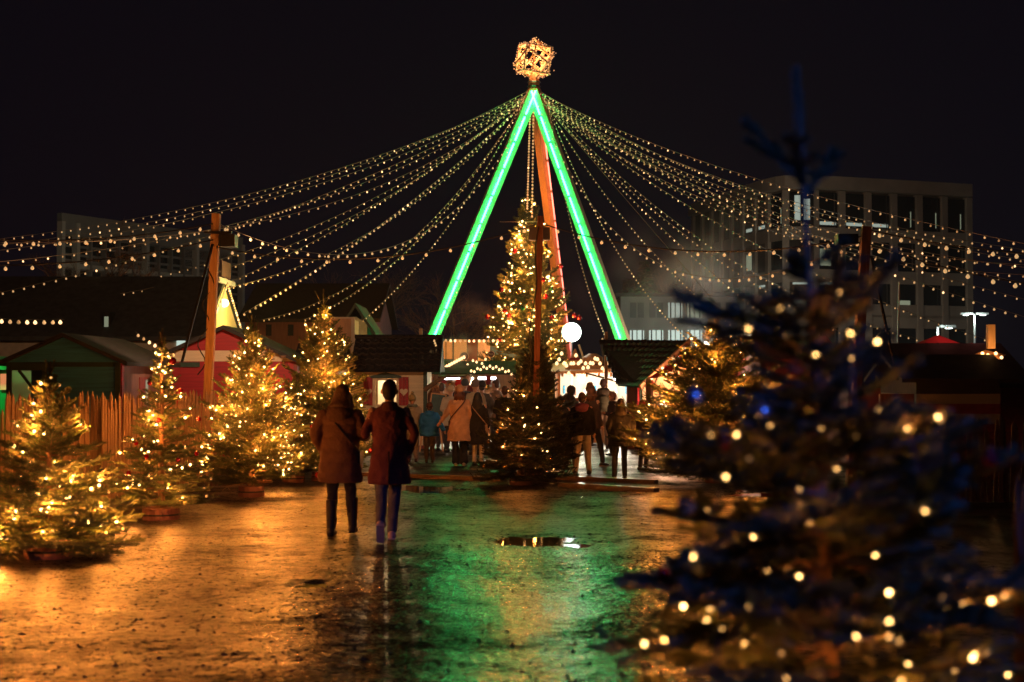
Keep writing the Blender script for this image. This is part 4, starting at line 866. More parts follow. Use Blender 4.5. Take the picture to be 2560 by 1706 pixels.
# slope facing left: ridge from Pa (far) to Pb (near) ; eave Pe (far) to Pd (near)
def slope(T,e0,e1,r0,r1,mn,rows=8,cols=14,amp=.07):
    vs=[];fs=[]; n=(r0-e0).cross(e1-e0).normalized(); n = n if n.z>0 else -n
    ny=rows*3; nx=cols*6
    for j in range(ny+1):
        v_=(j//3+(0,.9,.99)[j%3])/rows if j<ny else 1; row=min(rows-1,int(v_*rows)); st=amp*(1-((v_*rows)%1))
        for i in range(nx+1):
            u=i/nx; ph=(u*cols+.5*(row%2))%1; dip=-.06*(1-(2*ph-1)**2)*(1 if (v_*rows)%1<.05 else 0)
            p=e0.lerp(e1,u).lerp(r0.lerp(r1,u),v_); dd=(r0-e0).normalized(); p=p+n*(st+.03*math.sin(ph*PI))+dd*dip; vs.append(p)
    for j in range(ny):
        for i in range(nx): a=j*(nx+1)+i; fs.append((a,a+1,a+nx+2,a+nx+1))
    m=MB(); m.add(vs,fs); return m.build('roof',mn,T)
S=slope(T,Pe,Pd,Pa,Pb,'shingle')
m=MB(); off=Vector((2.6,.9,0)); far=[Pb,Pa]; Pf=Pb+Vector((.3,2.2,-1.0)); Pg=Pa+Vector((.3,2.2,-1.0)); m.add([Pa,Pb,Pf,Pg],[(0,1,2,3)]); m.add([Pa-Vector((0,0,.05)),Pb-Vector((0,0,.05)),Pf-Vector((0,0,.05)),Pg-Vector((0,0,.05)),Pd-Vector((0,0,.04)),Pe-Vector((0,0,.04))],[(0,1,2,3),(0,1,4,5)]); m.build('rear_slope','roof_rough',S)
m=MB(); m.bar(Pd+Vector((0,-.03,-.03)),Pb+Vector((0,-.03,.0)),.05,.13); m.bar(Pb+Vector((0,-.03,0)),Pf+Vector((0,-.03,-.03)),.05,.13); m.build('bargeboard','orange_wood',S)
wx=lambda px,Y: GX(px,Y)
m=MB(); m.prism([(GX(1640,36.2),0),(GX(1735,36.2),0),(GX(1735,36.2),hz(905,36.2)),(GX(1640,36.2),hz(948,36.2))],36.9,36.96); m.build('porch_wall','orange_wood',T)
m=MB(); m.add([(GX(1640,35.8),35.8,hz(945,35.8)),(GX(1745,35.8),35.8,hz(900,35.8)),(GX(1730,35.8),35.8,hz(880,35.8)),(GX(1615,35.8),35.8,hz(948,35.8))],[(0,1,2,3)]); m.build('gable_panel','red',T)
m=MB(); m.box(GX(1567,37.2),GX(1592,37.2),37.2,37.35,0,hz(948,37.2)); m.box(GX(1615,36),GX(1628,36),36,36.12,0,hz(948,36)); m.build('corner_post','brown',T)
m=MB(); m.box(GX(1592,37),GX(1640,37),37.0,37.06,0,hz(952,37)); m.build('wall','brown',T)
m=MB(); m.box(GX(1594,36.9),GX(1599,36.9),36.92,36.98,.1,hz(955,36.9)); m.build('red_trim','red',T)
m=MB(); m.box(GX(1600,36.9),GX(1625,36.9),36.90,36.97,.85,hz(956,36.9)); W=m.build('window','green_dark',T); m=MB(); m.box(GX(1606,36.9),GX(1616,36.9),36.87,36.899,.92,hz(963,36.9)); m.build('pane','lit_warm',W)
bpy.data.objects.remove(W.children[0]); m=MB(); m.box(GX(1606,36.9),GX(1616,36.9),36.87,36.899,.92,hz(963,36.9)); m.build('pane','cream2',W)
m=MB(); m.box(GX(1628,36.3),GX(1700,36.3),36.2,36.6,.85,.93); m.box(GX(1628,36.3),GX(1700,36.3),36.25,36.3,0,.849); m.build('counter','orange_wood',T)
LB=P(1661,1006,36.35); m=MB(); m.loft([(LB.x,LB.y,LB.z-.12,.15,.15),(LB.x,LB.y,LB.z+.04,.07,.07)],12); LS=m.build('lamp_shade',mat('lamp_shade_glow',(1,.95,.85),emit=(1,.9,.75),estr=1.6),T,True); m=MB(); m.tube([LB+Vector((0,0,.04)),LB+Vector((0,0,.2)),LB+Vector((-.12,0,.2))],.012,5); m.build('lamp_arm','metal_d',LS)
lamp('POINT',LB+Vector((0,-.05,-.25)),35,(1,.55,.3),.1,T); lamp('POINT',(GX(1680,36.4),36.4,hz(935,36.4)),25,(1,.5,.28),.08,T)
# garland with ornaments along the verge, wreath
def garland(pts,label,r=.07,bulbs=True,group='fir garlands'):
    T=thing('garland',label,'garland',(0,0,0),0,group); m=MB(); pts=[Vector(p) for p in pts]
    for i in range(len(pts)-1):
        for k in range(40):
            p=pts[i].lerp(pts[i+1],random.random()); d=Vector((random.gauss(0,1),random.gauss(0,1),random.gauss(0,1))).normalized(); q=p+d*r*random.uniform(.6,1.3); s=d.cross(Vector((.3,.5,.8))).normalized()*.012; m.add([p-s,p+s,q],[(0,1,2)])
    m.build('greenery','needle',T)
    return T
GT=garland([Pd+Vector((0,-.1,-.1)),Pd.lerp(Pb,.33)+Vector((0,-.1,-.14)),Pd.lerp(Pb,.66)+Vector((0,-.1,-.14)),Pb+Vector((0,-.1,-.12))],'fir garland with baubles along the right hut gable verge')
for i in range(9):
    m=MB(); p=Pd.lerp(Pb,.12+.095*i)+Vector((0,-.17,-.13-.03*(i%2))); m.ball(p,.05,10,7); m.build('bauble',['bauble_gold','bauble_red','bauble_red'][i%3],GT,True)
for i in range(4):
    m=MB(); p=Pd.lerp(Pb,.2+.22*i)+Vector((0,-.19,-.05)); m.ball(p,.042,10,7); m.build('bulb','bulb_hot',GT,True)
w0=P(1662,960,35.9); garland([w0+Vector((.25*math.cos(a),0,.25*math.sin(a))) for a in [2*PI*k/10 for k in range(11)]],'round fir wreath hanging in the right hut porch',.06)
garland([P(1088,848,38.6),P(1092,880,38.2),P(1098,925,37.4)],'garland with cool lights down the right verge of the left hut roof',.07)
pts=[P(1084+random.uniform(-4,8),850+i*6,38.3) for i in range(12)]; bunch(pts,.03,'cool white bulbs in the garland on the left hut verge','string lights on stall roofs','bulb_big')
m=MB(); q=[P(1062,975,37),P(1080,962,36.9),P(1100,950,36.8),P(1125,938,36.7)]; m.tube(q,[.07,.06,.05,.02],7); tag(m.build('bare_bough','bark'),'dark bare bough reaching out from the left hut corner','branch')

# ------------------------------------------------------------ dark stalls on the right
def dark_stall(px0,px1,pye,pyr,Y,dep,label,axis='x',wm='red_dark',rm='roof_rough'):
    T=thing('market_hut',label,'hut',(0,0,0),0,'wooden market huts'); walls(T,GX(px0,Y),GX(px1,Y),Y,Y+dep,hz(pye,Y),hz(pyr,Y)-.1,axis,wm); gable_roof(T,GX(px0,Y),GX(px1,Y),Y,Y+dep,hz(pye,Y),hz(pyr,Y),.2,axis,rm,.08); return T
dark_stall(1760,1905,905,852,38,3,'dark pointed hut roof just right of the lit fir','y')
T=dark_stall(1900,2090,900,842,34,4,'dark hut with red roof edge behind the near fir','x','red_dark',mat('dull_red_roof',(.22,.03,.02),.5))
T=dark_stall(2120,2560,960,862,30,4,'wide dark hut roof behind the striped stall','x')
T=thing('market_hut','dark red and cream striped stall at the far right','hut',(0,0,0),0,'wooden market huts'); Y=26
for i,(a,b,mn) in enumerate(((950,985,'roof_rough'),(985,1010,'concrete_d'),(1010,1035,'red_dark'),(1035,1060,'concrete_d'),(1060,1200,'red_dark'))):
    m=MB(); m.box(GX(2290,Y),GX(2500,Y),Y,Y+2.5,max(0,hz(b,Y)),hz(a,Y)-.002); m.build('stripe_board',mn,T)
gable_roof(T,GX(2270,Y),GX(2520,Y),Y,Y+2.5,hz(950,Y),hz(893,Y),.15,'x','roof_rough')
m=MB(); m.box(GX(2200,Y),GX(2285,Y),Y,Y+.1,0,hz(985,Y)); m.build('side_board','brown',T)
for px,py,l in ((2345,846,'small dull red parasol top left of the far right pair'),(2430,866,'small dull red parasol top beside the lit marker post')):
    c=P(px,py,33); T=thing('parasol',l,'parasol',(c.x,c.y,0),0,'red parasols'); m=MB(); n=10; vs=[(.32*1.0*math.cos(2*PI*k/n)*1.6,.5*math.sin(2*PI*k/n),c.z-.12) for k in range(n)]+[(0,0,c.z+.08)]; m.add(vs,[(k,(k+1)%n,n) for k in range(n)]); m.build('canopy',mat('dull_red_cloth',(.5,.03,.04),.8),T); m=MB(); m.tube([(0,0,0),(0,0,c.z)],.03,6); m.build('pole','metal_d',T)
    lamp('POINT',(0,-.5,c.z+.35),1,(1,.25,.2),.1,T)
T=thing('lit_marker_post','short warmly lit wooden post with bulbs on a small cap at the right','post',(0,0,0)); a=P(2478,872,28); b=P(2480,812,28); m=MB(); m.box(a.x-.07,a.x+.07,27.95,28.09,a.z,b.z); m.build('post','post',T)
c=P(2472,900,28); m=MB(); m.add([(c.x-.30,28,c.z+.1),(c.x+.05,27.8,c.z-.05),(c.x+.34,28,c.z+.1),(c.x,28.2,c.z+.2)],[(0,1,2,3)]); m.box(c.x-.05,c.x+.05,27.95,28.05,0,c.z-.01); m.build('cap','orange_wood',T)
for px,py in ((2440,895),(2456,884),(2470,888),(2490,884),(2504,894)): m=MB(); m.ball(P(px,py,27.75),.035,8,6); m.build('bulb','bulb_hot',T,True)
lamp('POINT',P(2472,880,27.5),6,WARM,.05,T)
# far street lamps, and added fill lamps that light the office fronts
def street_or_fill_lamp(px,pyl,Y,label,heads=1,pw=900,col=(.8,1,.9)):
    h=P(px,pyl,Y).z; x=GX(px,Y); T=thing('street_or_fill_lamp',label,'street lamp',(x,Y,0),0,'street lamps'); m=MB(); m.tube([(0,0,0),(0,0,h)],[.09,.05],8); m.build('pole','metal',T)
    for s in ((-1,1) if heads==2 else (1,)):
        m=MB(); m.box(s*.1,s*.75,-.1,.1,h-.02,h+.08) if s>0 else m.box(-.75,-.1,-.1,.1,h-.02,h+.08); H_=m.build('lamp_head','metal',T); m=MB(); m.box(min(s*.35,s*.6),max(s*.35,s*.6),-.09,.09,h-.07,h-.025); m.build('lens',nosample(mat('street_or_fill_glow',(1,1,1),emit=col,estr=.9)),H_)
    if pw: lamp('POINT',(0,-.4,h-.3),pw,col,.2,T)
street_or_fill_lamp(2437,786,78,'twin headed street lamp glowing low at the right',2,70)
street_or_fill_lamp(2345,818,60,'single street lamp leaning over the right roofs',1,40)
street_or_fill_lamp(1858,835,96,'added fill lamp lighting the front of the tall office block',1,210,(1,.82,.6))  # this lamp and those below are added to brighten the facades
street_or_fill_lamp(2090,868,98,'added fill lamp lighting the right wing of the tall block',1,170,(1,.86,.7))
street_or_fill_lamp(330,830,74,'added fill lamp hidden behind the chalet roof, lighting the left block',1,170,(.95,.95,.75))
street_or_fill_lamp(1640,905,76,'added fill lamp lighting the low dim building',1,260,(.8,1,.9))

# ------------------------------------------------------------ posts
def post(px0,py0,px1,py1,Y,w,label,mn,group='tall timber posts',base_py=None):
    a=P(px0,py0,Y); b=P(px1,py1,Y); d=(b-a)/(b.z-a.z); g=a-d*a.z
    T=thing('timber_post',label,'post',(g.x,Y,0),0,group); m=MB(); m.bar((0,0,0),(a.x-g.x+(b-a).x,0,b.z),w); m.build('shaft',mn,T); return T,g,b
T,g,b=post(520,985,541,535,27.6,.155,'tall pale timber post on the left with lamp box','post')
m=MB(); lb=P(575,590,27.6); m.box(lb.x-.18-g.x,lb.x+.12-g.x,-.15,.2,lb.z-.22,lb.z+.02); m.box(P(520,590,27.6).x-g.x-.05,lb.x+.05-g.x,-.12,-.05,lb.z+.03,lb.z+.08); m.build('floodlight','metal_d',T)
m=MB(); q=P(534,612,27.6); e=P(455,905,26); q2=P(455,905,26); m.bar((q.x-g.x,-.1,q.z),(q2.x-g.x,q2.y-27.6,q2.z),.05,.02); m.build('guy_strap','cable',T)
fl=lamp('SPOT',(lb.x-g.x,.3,lb.z-.25),210,(1,.58,.32),.04,T); fl.data.spot_size=R(110); fl.data.spot_blend=.5; fl.rotation_euler=(P(520,900,33)-(g+Vector((lb.x-g.x,.3,lb.z-.25)))).to_track_quat('-Z','Y').to_euler()
m=MB(); m.tube([(q.x-g.x+.09*math.cos(k*.9)+.0*k-(k/24)*.28+.02,-.09+.03*math.sin(k),q.z-k*.11) for k in range(24)],.012,4); m.build('power_cable','cable',T)
T,g,b=post(1335,1190,1351,541,26.9,.11,'dark red timber post rising behind the middle firs with two floodlights','post_red')
for s,px in ((-1,1336),(1,1362)):
    c=P(px,583,26.9); m=MB(); m.box(c.x-g.x-.10,c.x-g.x+.10,.08,.25,c.z-.12,c.z+.12); FL=m.build('floodlight','metal',T); m=MB(); m.box(c.x-g.x-.09,c.x-g.x+.09,.252,.26,c.z-.11,c.z+.11); m.build('floodlight_lens',mat('flood_glow',(1,1,1),emit=(.8,.95,1),estr=3),FL)
    l=lamp('SPOT',(c.x-g.x,.34,c.z),16,(1,.6,.32),.08,T); l.rotation_euler=(R(62),0,0); l.data.spot_size=R(95)
m=MB(); m.tube([(b.x-g.x-.03-.035*math.sin(k*.7)-.012*k,-.08,b.z-.2-k*.17) for k in range(26)],.012,4); m.build('power_cable','cable',T)
T,g,b=post(2148,860,2166,567,24.0,.15,'reddish timber post on the right behind the near fir','post_red')
m=MB(); c=P(2125,604,24); m.box(c.x-g.x-.22,c.x-g.x+.12,-.1,.2,c.z-.05,c.z+.12); m.build('floodlight','metal_d',T)
m=MB(); m.bar((b.x-g.x+.05,-.1,b.z-.5),(b.x-g.x+.35,-.6,b.z-2.6),.05,.02); m.build('guy_strap','cable',T)
for px0,py0,px1,py1,Y,w,l in ((1052,860,1052,822,40,.09,'stub post at the foot of the left mast leg behind the hut ridge'),(1515,858,1515,830,40,.09,'stub post carrying a light string before the right mast leg'),(2245,860,2248,705,40,.04,'thin pale flagpole behind the right roofs'),(1960,870,1958,815,36,.06,'short dark pipe on the right roofs')):
    post(px0,py0,px1,py1,Y,w,l,'post' if w>.05 else 'white','short posts')

# ------------------------------------------------------------ the green mast (tripod), star, cables
YA=55; AP=P(1335,240,YA)
T=thing('light_mast','tall timber tripod mast with green light strips on two legs','mast',(AP.x,YA,0))
LO=Vector((AP.x,YA,0))
def leg(px,py,Y,w,mn,face,scol,label=None,estr=1,x0=0):
    a=P(px,py,Y); top=AP+Vector((x0,0,.15)); d=(a-top)/(top.z-a.z); g=a+d*a.z
    m=MB(); A=g-LO; B=top-LO; ax=(B-A).normalized(); fr=Vector(face); fr=(fr-ax*fr.dot(ax)).normalized(); m.bar(A,B,w,w,up=fr); L=m.build('leg',mn,T)
    if scol:
        o=fr*(w/2+.10); m=MB()
        for k in range(12): m.tube([A.lerp(B,(k+.03)/12)+o,A.lerp(B,(k+.97)/12*.995)+o],.028,6)
        m.build('light_strip',scol,L,True)
        m=MB()
        for k in range(9):
            c=A.lerp(B,(k+.5)/9); m.bar(c+fr*(w/2),c+fr*(w/2+.1),.03)
        m.build('strip_bracket','metal_d',L)
gs=mat('green_strip_glow',(.2,1,.4),emit=(.06,4.4,1.0),estr=3.8)
rs=mat('red_strip_glow',(1,.3,.2),emit=(3.2,.55,.42),estr=.3)
leg(1081,845,51.5,.43,'post',(.25,-1,.1),gs); leg(1556,845,51.5,.43,'post',(-.42,-1,.1),gs,x0=.0); leg(1402,764,64,.34,'post',(.75,-1,0),rs)
m=MB(); c=Vector((0,0,AP.z)); m.tube([c-Vector((0,0,.5)),c+Vector((0,0,.15)),c+Vector((0,0,.35)),c+Vector((0,0,.9))],[.42,.30,.22,.16],10); m.build('head_collar','orange_wood',T)
m=MB(); 
for k in range(3): m.tube([c+Vector((.24*math.cos(a),.24*math.sin(a),.2+.16*k)) for a in [2*PI*j/10 for j in range(11)]],.03,4)
m.build('collar_ring','metal_d',T)
# cube star
SC=P(1335,149,YA); S=thing('cube_star','open wooden cube star covered in tiny warm lights on the mast top','star',SC)
sb=[];ri=0
fr=MB()
def cube_frame(rot,a,slats=True):
    Rm=rot.to_matrix(); cs=[Vector((x,y,z))*a for x in(-1,1) for y in(-1,1) for z in(-1,1)]
    for i in range(8):
        for j in range(i+1,8):
            if sum(abs(cs[i][k]-cs[j][k])>.01 for k in range(3))==1:
                p,q=Rm@cs[i],Rm@cs[j]; fr.bar(p,q,.07,.07); n=24
                for k in range(n): 
                    for r_ in range(2): sb.append(p.lerp(q,(k+random.random())/n)+Vector([random.gauss(0,.045) for _ in range(3)]))
    if slats:
        for f in range(3):
            for s in(-1,1):
                for t in ((-.3,) if s<0 else (.3,)):
                    p=[0,0,0];q=[0,0,0]; p[f]=q[f]=s*a; p[(f+1)%3]=-a;q[(f+1)%3]=a; p[(f+2)%3]=q[(f+2)%3]=t*a
                    p,q=Rm@Vector(p),Rm@Vector(q); fr.bar(p,q,.05,.05)
                    for k in range(14): sb.append(p.lerp(q,(k+random.random())/14)+Vector([random.gauss(0,.04) for _ in range(3)]))
from mathutils import Euler
cube_frame(Euler((.12,.1,.30)),.50); cube_frame(Euler((.75,.62,.2)),.47,True)
fr.build('frame','orange_wood',S)
fm=MB(); fm.tube([(0,0,-.75),(0,0,-1.1)],.07,6); fm.build('stem','orange_wood',S)
rest=MB()
sb.sort(key=lambda p:p.y)
for i,p in enumerate(sb):
    if i<100: o=bpy.data.objects.new('bulb',bulb_mesh('star_bulb',.021)); COL.objects.link(o); o.location=p; o.parent=S
    else: rest.ball(p,.021,5,4)
tag(rest.build('bulbs','star_bulb',S,True),kind='stuff')
for k in range(4): lamp('POINT',(random.uniform(-.3,.3),random.uniform(-.3,.3),random.uniform(-.3,.3)),12,(1,.5,.2),.08,S)

def string(a,b,sag,n,r,label,kind='bulb_small',group='festoon strings fanning from the mast',cm='wire',cr=.007,hot=.06,seed=0,drop=None,skip=(0,0)):
    rg=random.Random(seed); a=Vector(a);b=Vector(b); S=thing('festoon_string',label,'string lights',(0,0,0),0,group)
    f=lambda t:a.lerp(b,t)-Vector((0,0,sag*4*t*(1-t)))
    m=MB(); m.tube([f(i/30) for i in range(31)],cr,4); m.build('cable',cm,S)
    n=int(n*1.3) if kind=='bulb_small' else n
    for i in range(n):
        t=(i+.6+rg.uniform(-.08,.08))/n; p=f(t); kd='bulb_hot' if rg.random()<hot and kind!='bulb_big' else kind; kd='bulb_small_dim' if kd=='bulb_small' and rg.random()<.3 else kd
        o=bpy.data.objects.new('bulb',bulb_mesh(kd,r)); COL.objects.link(o); o.parent=S; o.location=p-Vector((0,0,r*1.6+cr)); o.rotation_euler=(rg.uniform(-.15,.15),rg.uniform(-.15,.15),0)
    return S
def top(dx,dz=0,dy=0): return AP+Vector((dx,dy,dz))
# (end px, end py, end depth, sag m, bulbs, radius, label)
LS=[(-320,640,37,1.25,60,.026,'festoon string running beyond the left edge, hugging the uppermost one'),
(300,735,43,1.3,44,.025,'festoon string ending on the chalet roof left of the pale post'),
(480,745,45,.7,48,.025,'festoon string ending on the chalet roof just left of the glowing gable'),
(760,800,50,1.3,46,.025,'festoon string ending over the red hut roof'),
(-260,622,40,1.05,62,.026,'festoon string running beyond the left edge, uppermost of the left fan'),
(-300,655,34,1.15,56,.026,'festoon string running beyond the left edge, second from the top of the left fan'),
(-260,672,30,1.4,54,.024,'festoon string running beyond the left edge, third from the top of the left fan'),
(-200,600,26,1.7,48,.027,'festoon string sagging to the left edge below the pale post top'),
(-60,745,42,.8,50,.030,'lowest festoon string reaching the left edge over the chalet roof'),
(395,690,44,.9,40,.024,'festoon string ending on the chalet ridge'),
(560,722,44,1.2,44,.024,'festoon string ending at the peak of the glowing gable'),
(606,785,43,.5,52,.034,'straight festoon string ending just right of the glowing gable'),
(655,800,47,1.6,46,.024,'festoon string curving down to the tip of the dense left spruce'),
(905,803,46,.75,46,.024,'festoon string ending beside the small grey gable house'),
(1100,822,47,.5,44,.024,'festoon string following the left mast leg down')]
for i,(px,py,Y,sg,n,r,l) in enumerate(LS): string(top(-.12-.03*i,.25-.05*i),P(px,py,Y),sg,n,r,l,seed=i)
RS=[(2850,668,37,1.3,60,.026,'festoon string running beyond the right edge, hugging the uppermost one'),
(2780,690,30,1.9,54,.025,'festoon string running beyond the right edge, deepest of the upper pack'),
(2720,640,26,.6,50,.025,'tautest festoon string running beyond the right edge'),
(2300,850,40,1.4,50,.025,'festoon string ending on the striped stall roof'),
(2010,860,39,.6,50,.025,'festoon string ending on the dark pointed roof'),
(2760,650,34,1.0,60,.026,'festoon string running beyond the right edge, uppermost of the right fan'),
(2800,678,32,1.15,60,.026,'festoon string running beyond the right edge, second from the top of the right fan'),
(2780,690,30,1.3,56,.024,'festoon string running beyond the right edge, third from the top of the right fan'),
(2700,668,28,1.5,52,.024,'festoon string running beyond the right edge, fourth from the top of the right fan'),
(2740,745,34,.9,56,.024,'festoon string reaching the right edge well below the pale pack of strings'),
(2760,795,34,.9,56,.024,'festoon string reaching the right edge above the twin street lamp'),
(2760,850,34,.8,56,.030,'lowest festoon string reaching the right edge'),
(2470,850,38,.9,52,.024,'festoon string ending by the lit marker post'),
(2140,850,38,.8,50,.024,'festoon string ending on the dark red roof behind the near fir'),
(1905,868,40,.9,50,.024,'festoon string passing behind the lit right fir'),
(1725,852,42,1.0,52,.024,'festoon string curving down to the ridge end of the right hut'),
(1512,835,42,.9,46,.024,'festoon string curling down inside the right mast leg')]
for i,(px,py,Y,sg,n,r,l) in enumerate(RS): string(top(.12+.03*i,.25-.05*i),P(px,py,Y),sg,n,r,l,seed=30+i)
string(top(-.1,-.2,-.2),P(547,560,27.5),2.6,44,.030,'festoon string of large bulbs sagging to the pale left post','bulb_big','large bulb festoons',seed=60)
string(top(.1,-.2,-.2),P(2160,595,24),3.0,44,.030,'festoon string of large bulbs sagging to the right timber post','bulb_big','large bulb festoons',seed=61)
string(P(541,618,27.5),P(1338,562,26.8),.42,13,.030,'dark cable with sparse large bulbs between the left and middle posts','bulb_big','large bulb festoons','cable',.012,seed=62)
string(P(1362,562,26.8),P(2160,590,24),.38,13,.030,'dark cable with sparse large bulbs between the middle and right posts','bulb_big','large bulb festoons','cable',.012,seed=63)
string(P(532,560,27.5),P(-320,572,22),.25,13,.031,'festoon of large bulbs from the pale post past the left edge, upper one','bulb_big','large bulb festoons','cable',.012,seed=64)
string(P(532,600,27.5),P(-320,650,22),.25,13,.031,'festoon of large bulbs from the pale post past the left edge, lower one','bulb_big','large bulb festoons','cable',.012,seed=65)
string(P(2172,575,24),P(2900,640,20),.15,12,.032,'festoon of large bulbs from the right post past the right edge, upper one','bulb_big','large bulb festoons','cable',.01,seed=66)
string(P(2172,610,24),P(2900,735,20),.2,12,.034,'festoon of large bulbs from the right post past the right edge, lower one','bulb_big','large bulb festoons','cable',.01,seed=67)
string(top(-.15,-.3,-.3),P(1318,520,55.3),.0,30,.04,'string of bulbs hanging straight down to the tip of the huge spruce, left one',seed=68)
string(top(-.02,-.3,-.3),P(1330,540,55.3),.0,26,.04,'string of bulbs hanging straight down to the tip of the huge spruce, right one',seed=69)
string(P(1020,840,42),P(1260,846,44),.05,16,.04,'row of small bulbs along the roofline behind the left hut','bulb_small','low roofline bulb rows','cable',seed=70,hot=.4)
string(P(1500,842,43),P(1620,848,42),.08,9,.03,'row of small bulbs over the right hut ridge','bulb_small','low roofline bulb rows','cable',seed=71)
string(P(-30,794,30),P(160,798,30),.02,7,.04,'row of small bulbs above the green hut roof at the far left','bulb_small','low roofline bulb rows','cable',seed=72,hot=.6)
string(P(338,828,33),P(440,885,29),.02,6,.035,'row of small bulbs down the right verge of the green hut','bulb_small','low roofline bulb rows','cable',seed=73,hot=.5)
string(P(1760,820,40),P(2060,838,36),.3,22,.03,'row of small bulbs over the dark right roofs','bulb_small','low roofline bulb rows','cable',seed=74,hot=.3)
g0=Vector((gxx+.10,yA,zb_+.05)); g1=Vector((gxx+.10,ym,zr)); g2=Vector((gxx+.10,yB,zb_+.05))
string(g1,g0,0,20,.035,'small bulbs down the near edge of the glowing gable','bulb_small','bulb rows on the glowing gable','cable',seed=75,hot=.3)
string(g1,g2,0,20,.035,'small bulbs down the far edge of the glowing gable','bulb_small','bulb rows on the glowing gable','cable',seed=76,hot=.3)
for i,(a,b,l) in enumerate(((top(.2,-.1),P(1915,905,40),'bare guy wire slanting down to the right past the tall block'),(P(1250,555,58),P(1345,555,50),'thin pale guy wire beside the left mast leg'))):
    m=MB(); m.tube([a,b],.012,4); tag(m.build('guy_wire','wire'),l,'wire','guy wires')

# kerb timbers across the way
for (px0,py0,px1,py1,l) in ((900,1194,1262,1207,'wet timber kerb beam across the way, left of the middle firs'),(1395,1203,1640,1214,'wet timber kerb beam on the right, farther one'),(1400,1221,1640,1236,'wet timber kerb beam on the right, nearer one')):
    a=Vector(gp(px0,py0)); b=Vector(gp(px1,py1)); m=MB(); m.bar((a.x,a.y,.055),(b.x,b.y,.055),.16,.10); tag(m.build('kerb_beam',mat('wet_timber',(.10,.06,.035),.3,noise=.3,stretch=(1,6,6))),l,'beam','kerb beams')
# chalkboard, pointed frame
T=thing('chalkboard_sign','leaning easel chalkboard with blank dark green face beside the child','chalkboard',(GX(1078,36.2),36.2,0))
m=MB(); TB=Matrix.Rotation(R(-10),4,'X')@Matrix.Rotation(R(7),4,'Y'); m.box(-.17,.17,-.02,.02,.95,1.50,TB); m.build('board',mat('chalkboard',(.03,.075,.075),.6,noise=.2),T)
m=MB()
for a in ((-.2,-.171,.93,1.52),(.171,.2,.93,1.52),(-.17,.17,1.501,1.53),(-.17,.17,.92,.949)): m.box(a[0],a[1],-.03,.03,a[2],a[3],TB)
m.build('frame','orange_wood',T)
for s in(-1,1): m=MB(); m.bar((s*.30,.12,0),(s*.17,.2,1.0),.04); m.build('leg','orange_wood',T)
T=thing('pointed_arch_display','tall pointed dark arch with shaggy glowing rim behind the chalkboard','display',(GX(1088,37.9),37.9,0))
m=MB(); hh=P(1088,968,37.9).z; q=[(-.36,.15),(.40,.15),(.42,hh*.45),(.33,hh*.75),(.12,hh*.95),(0,hh),(-.12,hh*.95),(-.3,hh*.75),(-.38,hh*.45)]; m.prism(q,-.05,.05); m.build('panel','brown',T)
m=MB()
for i in range(2,9):
    a,b=q[i%9],q[(i+1)%9] if i<8 else q[0]
    for k in range(60):
        t=random.random(); p=Vector((a[0]+(b[0]-a[0])*t,-.05,a[1]+(b[1]-a[1])*t)); d=Vector((random.gauss(0,1),random.gauss(0,.6)-.4,random.gauss(0,1))).normalized(); e=p+d*.09; s=d.cross(Vector((.3,.5,.8))).normalized()*.012; m.add([p-s,p+s,e],[(0,1,2)])
m.build('shaggy_rim',mat('tan_fleece',(.5,.25,.12),.9),T)
for s in(-1,1): m=MB(); m.bar((s*.28,0,0),(s*.28,0,.2),.05); m.build('leg','bark',T)

# trees behind the market: bare crowns and dark conifers
def bare_tree(px,py,Y,label,seed,w=2.5):
    rg=random.Random(seed); T=thing('bare_tree',label,'tree',(GX(px,Y),Y,0),0,'trees behind the market'); H=P(px,py,Y).z; m=MB(); m.tube([(0,0,0),(.1,0,H*.35),(0,.1,H*.6)],[.2,.14,.09],6); m.build('trunk','bark',T); m=MB()
    def br(p,d,L,r,k):
        e=p+d*L; m.tube([p,p.lerp(e,.5)+Vector((rg.gauss(0,.05),0,rg.gauss(0,.05)))*L,e],[r,r*.8,r*.5],3,False)
        if k<4:
            for _ in range(4): q=p.lerp(e,rg.uniform(.4,1)); br(q,(d+Vector((rg.gauss(0,.55),rg.gauss(0,.55),rg.gauss(0.1,.4)))).normalized(),L*rg.uniform(.5,.75),r*.55,k+1)
    for i in range(7): a=i*.9; br(Vector((0,0,H*rg.uniform(.3,.6))),Vector((math.cos(a)*.7,math.sin(a)*.7,.8)).normalized(),w*rg.uniform(.7,1),.06,0)
    m.build('crown','bark',T)
def dark_conifer(px,py,Y,hw,label,seed):
    rg=random.Random(seed); T=thing('dark_conifer',label,'tree',(GX(px,Y),Y,0),0,'trees behind the market'); H=P(px,py,Y).z; m=MB(); m.tube([(0,0,0),(0,0,H)],[.2,.02],6); m.build('trunk','bark',T); m=MB(); RW=hw/F*Y
    for k in range(2600):
        t=rg.random()**.8; z=H*(.12+.88*t); r=RW*(1-t)**.8*rg.uniform(.1,1.1); a=rg.uniform(0,6.28); c=Vector((r*math.cos(a),r*math.sin(a),z-r*.25)); d=Vector((math.cos(a),math.sin(a),rg.uniform(-.5,.3))); s=Vector((-math.sin(a),math.cos(a),rg.gauss(0,.4)))*.12; m.add([c-s,c+s,c+d*.38],[(0,1,2)])
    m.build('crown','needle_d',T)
dark_conifer(1612,655,88,52,'dark conifer in mist above the low building',1); dark_conifer(1700,668,90,40,'dark conifer before the tall block corner',2); dark_conifer(1570,700,90,35,'low dark conifer by the right mast leg',3)
bare_tree(1660,700,90,'misty bare tree between the two dark conifers',4,3); bare_tree(1150,770,75,'bare tree in the dark behind the container office',5,3); bare_tree(900,730,80,'bare tree behind the steep-roofed house',6,3); bare_tree(240,680,60,'bare tree before the left grey block',7,2.5)
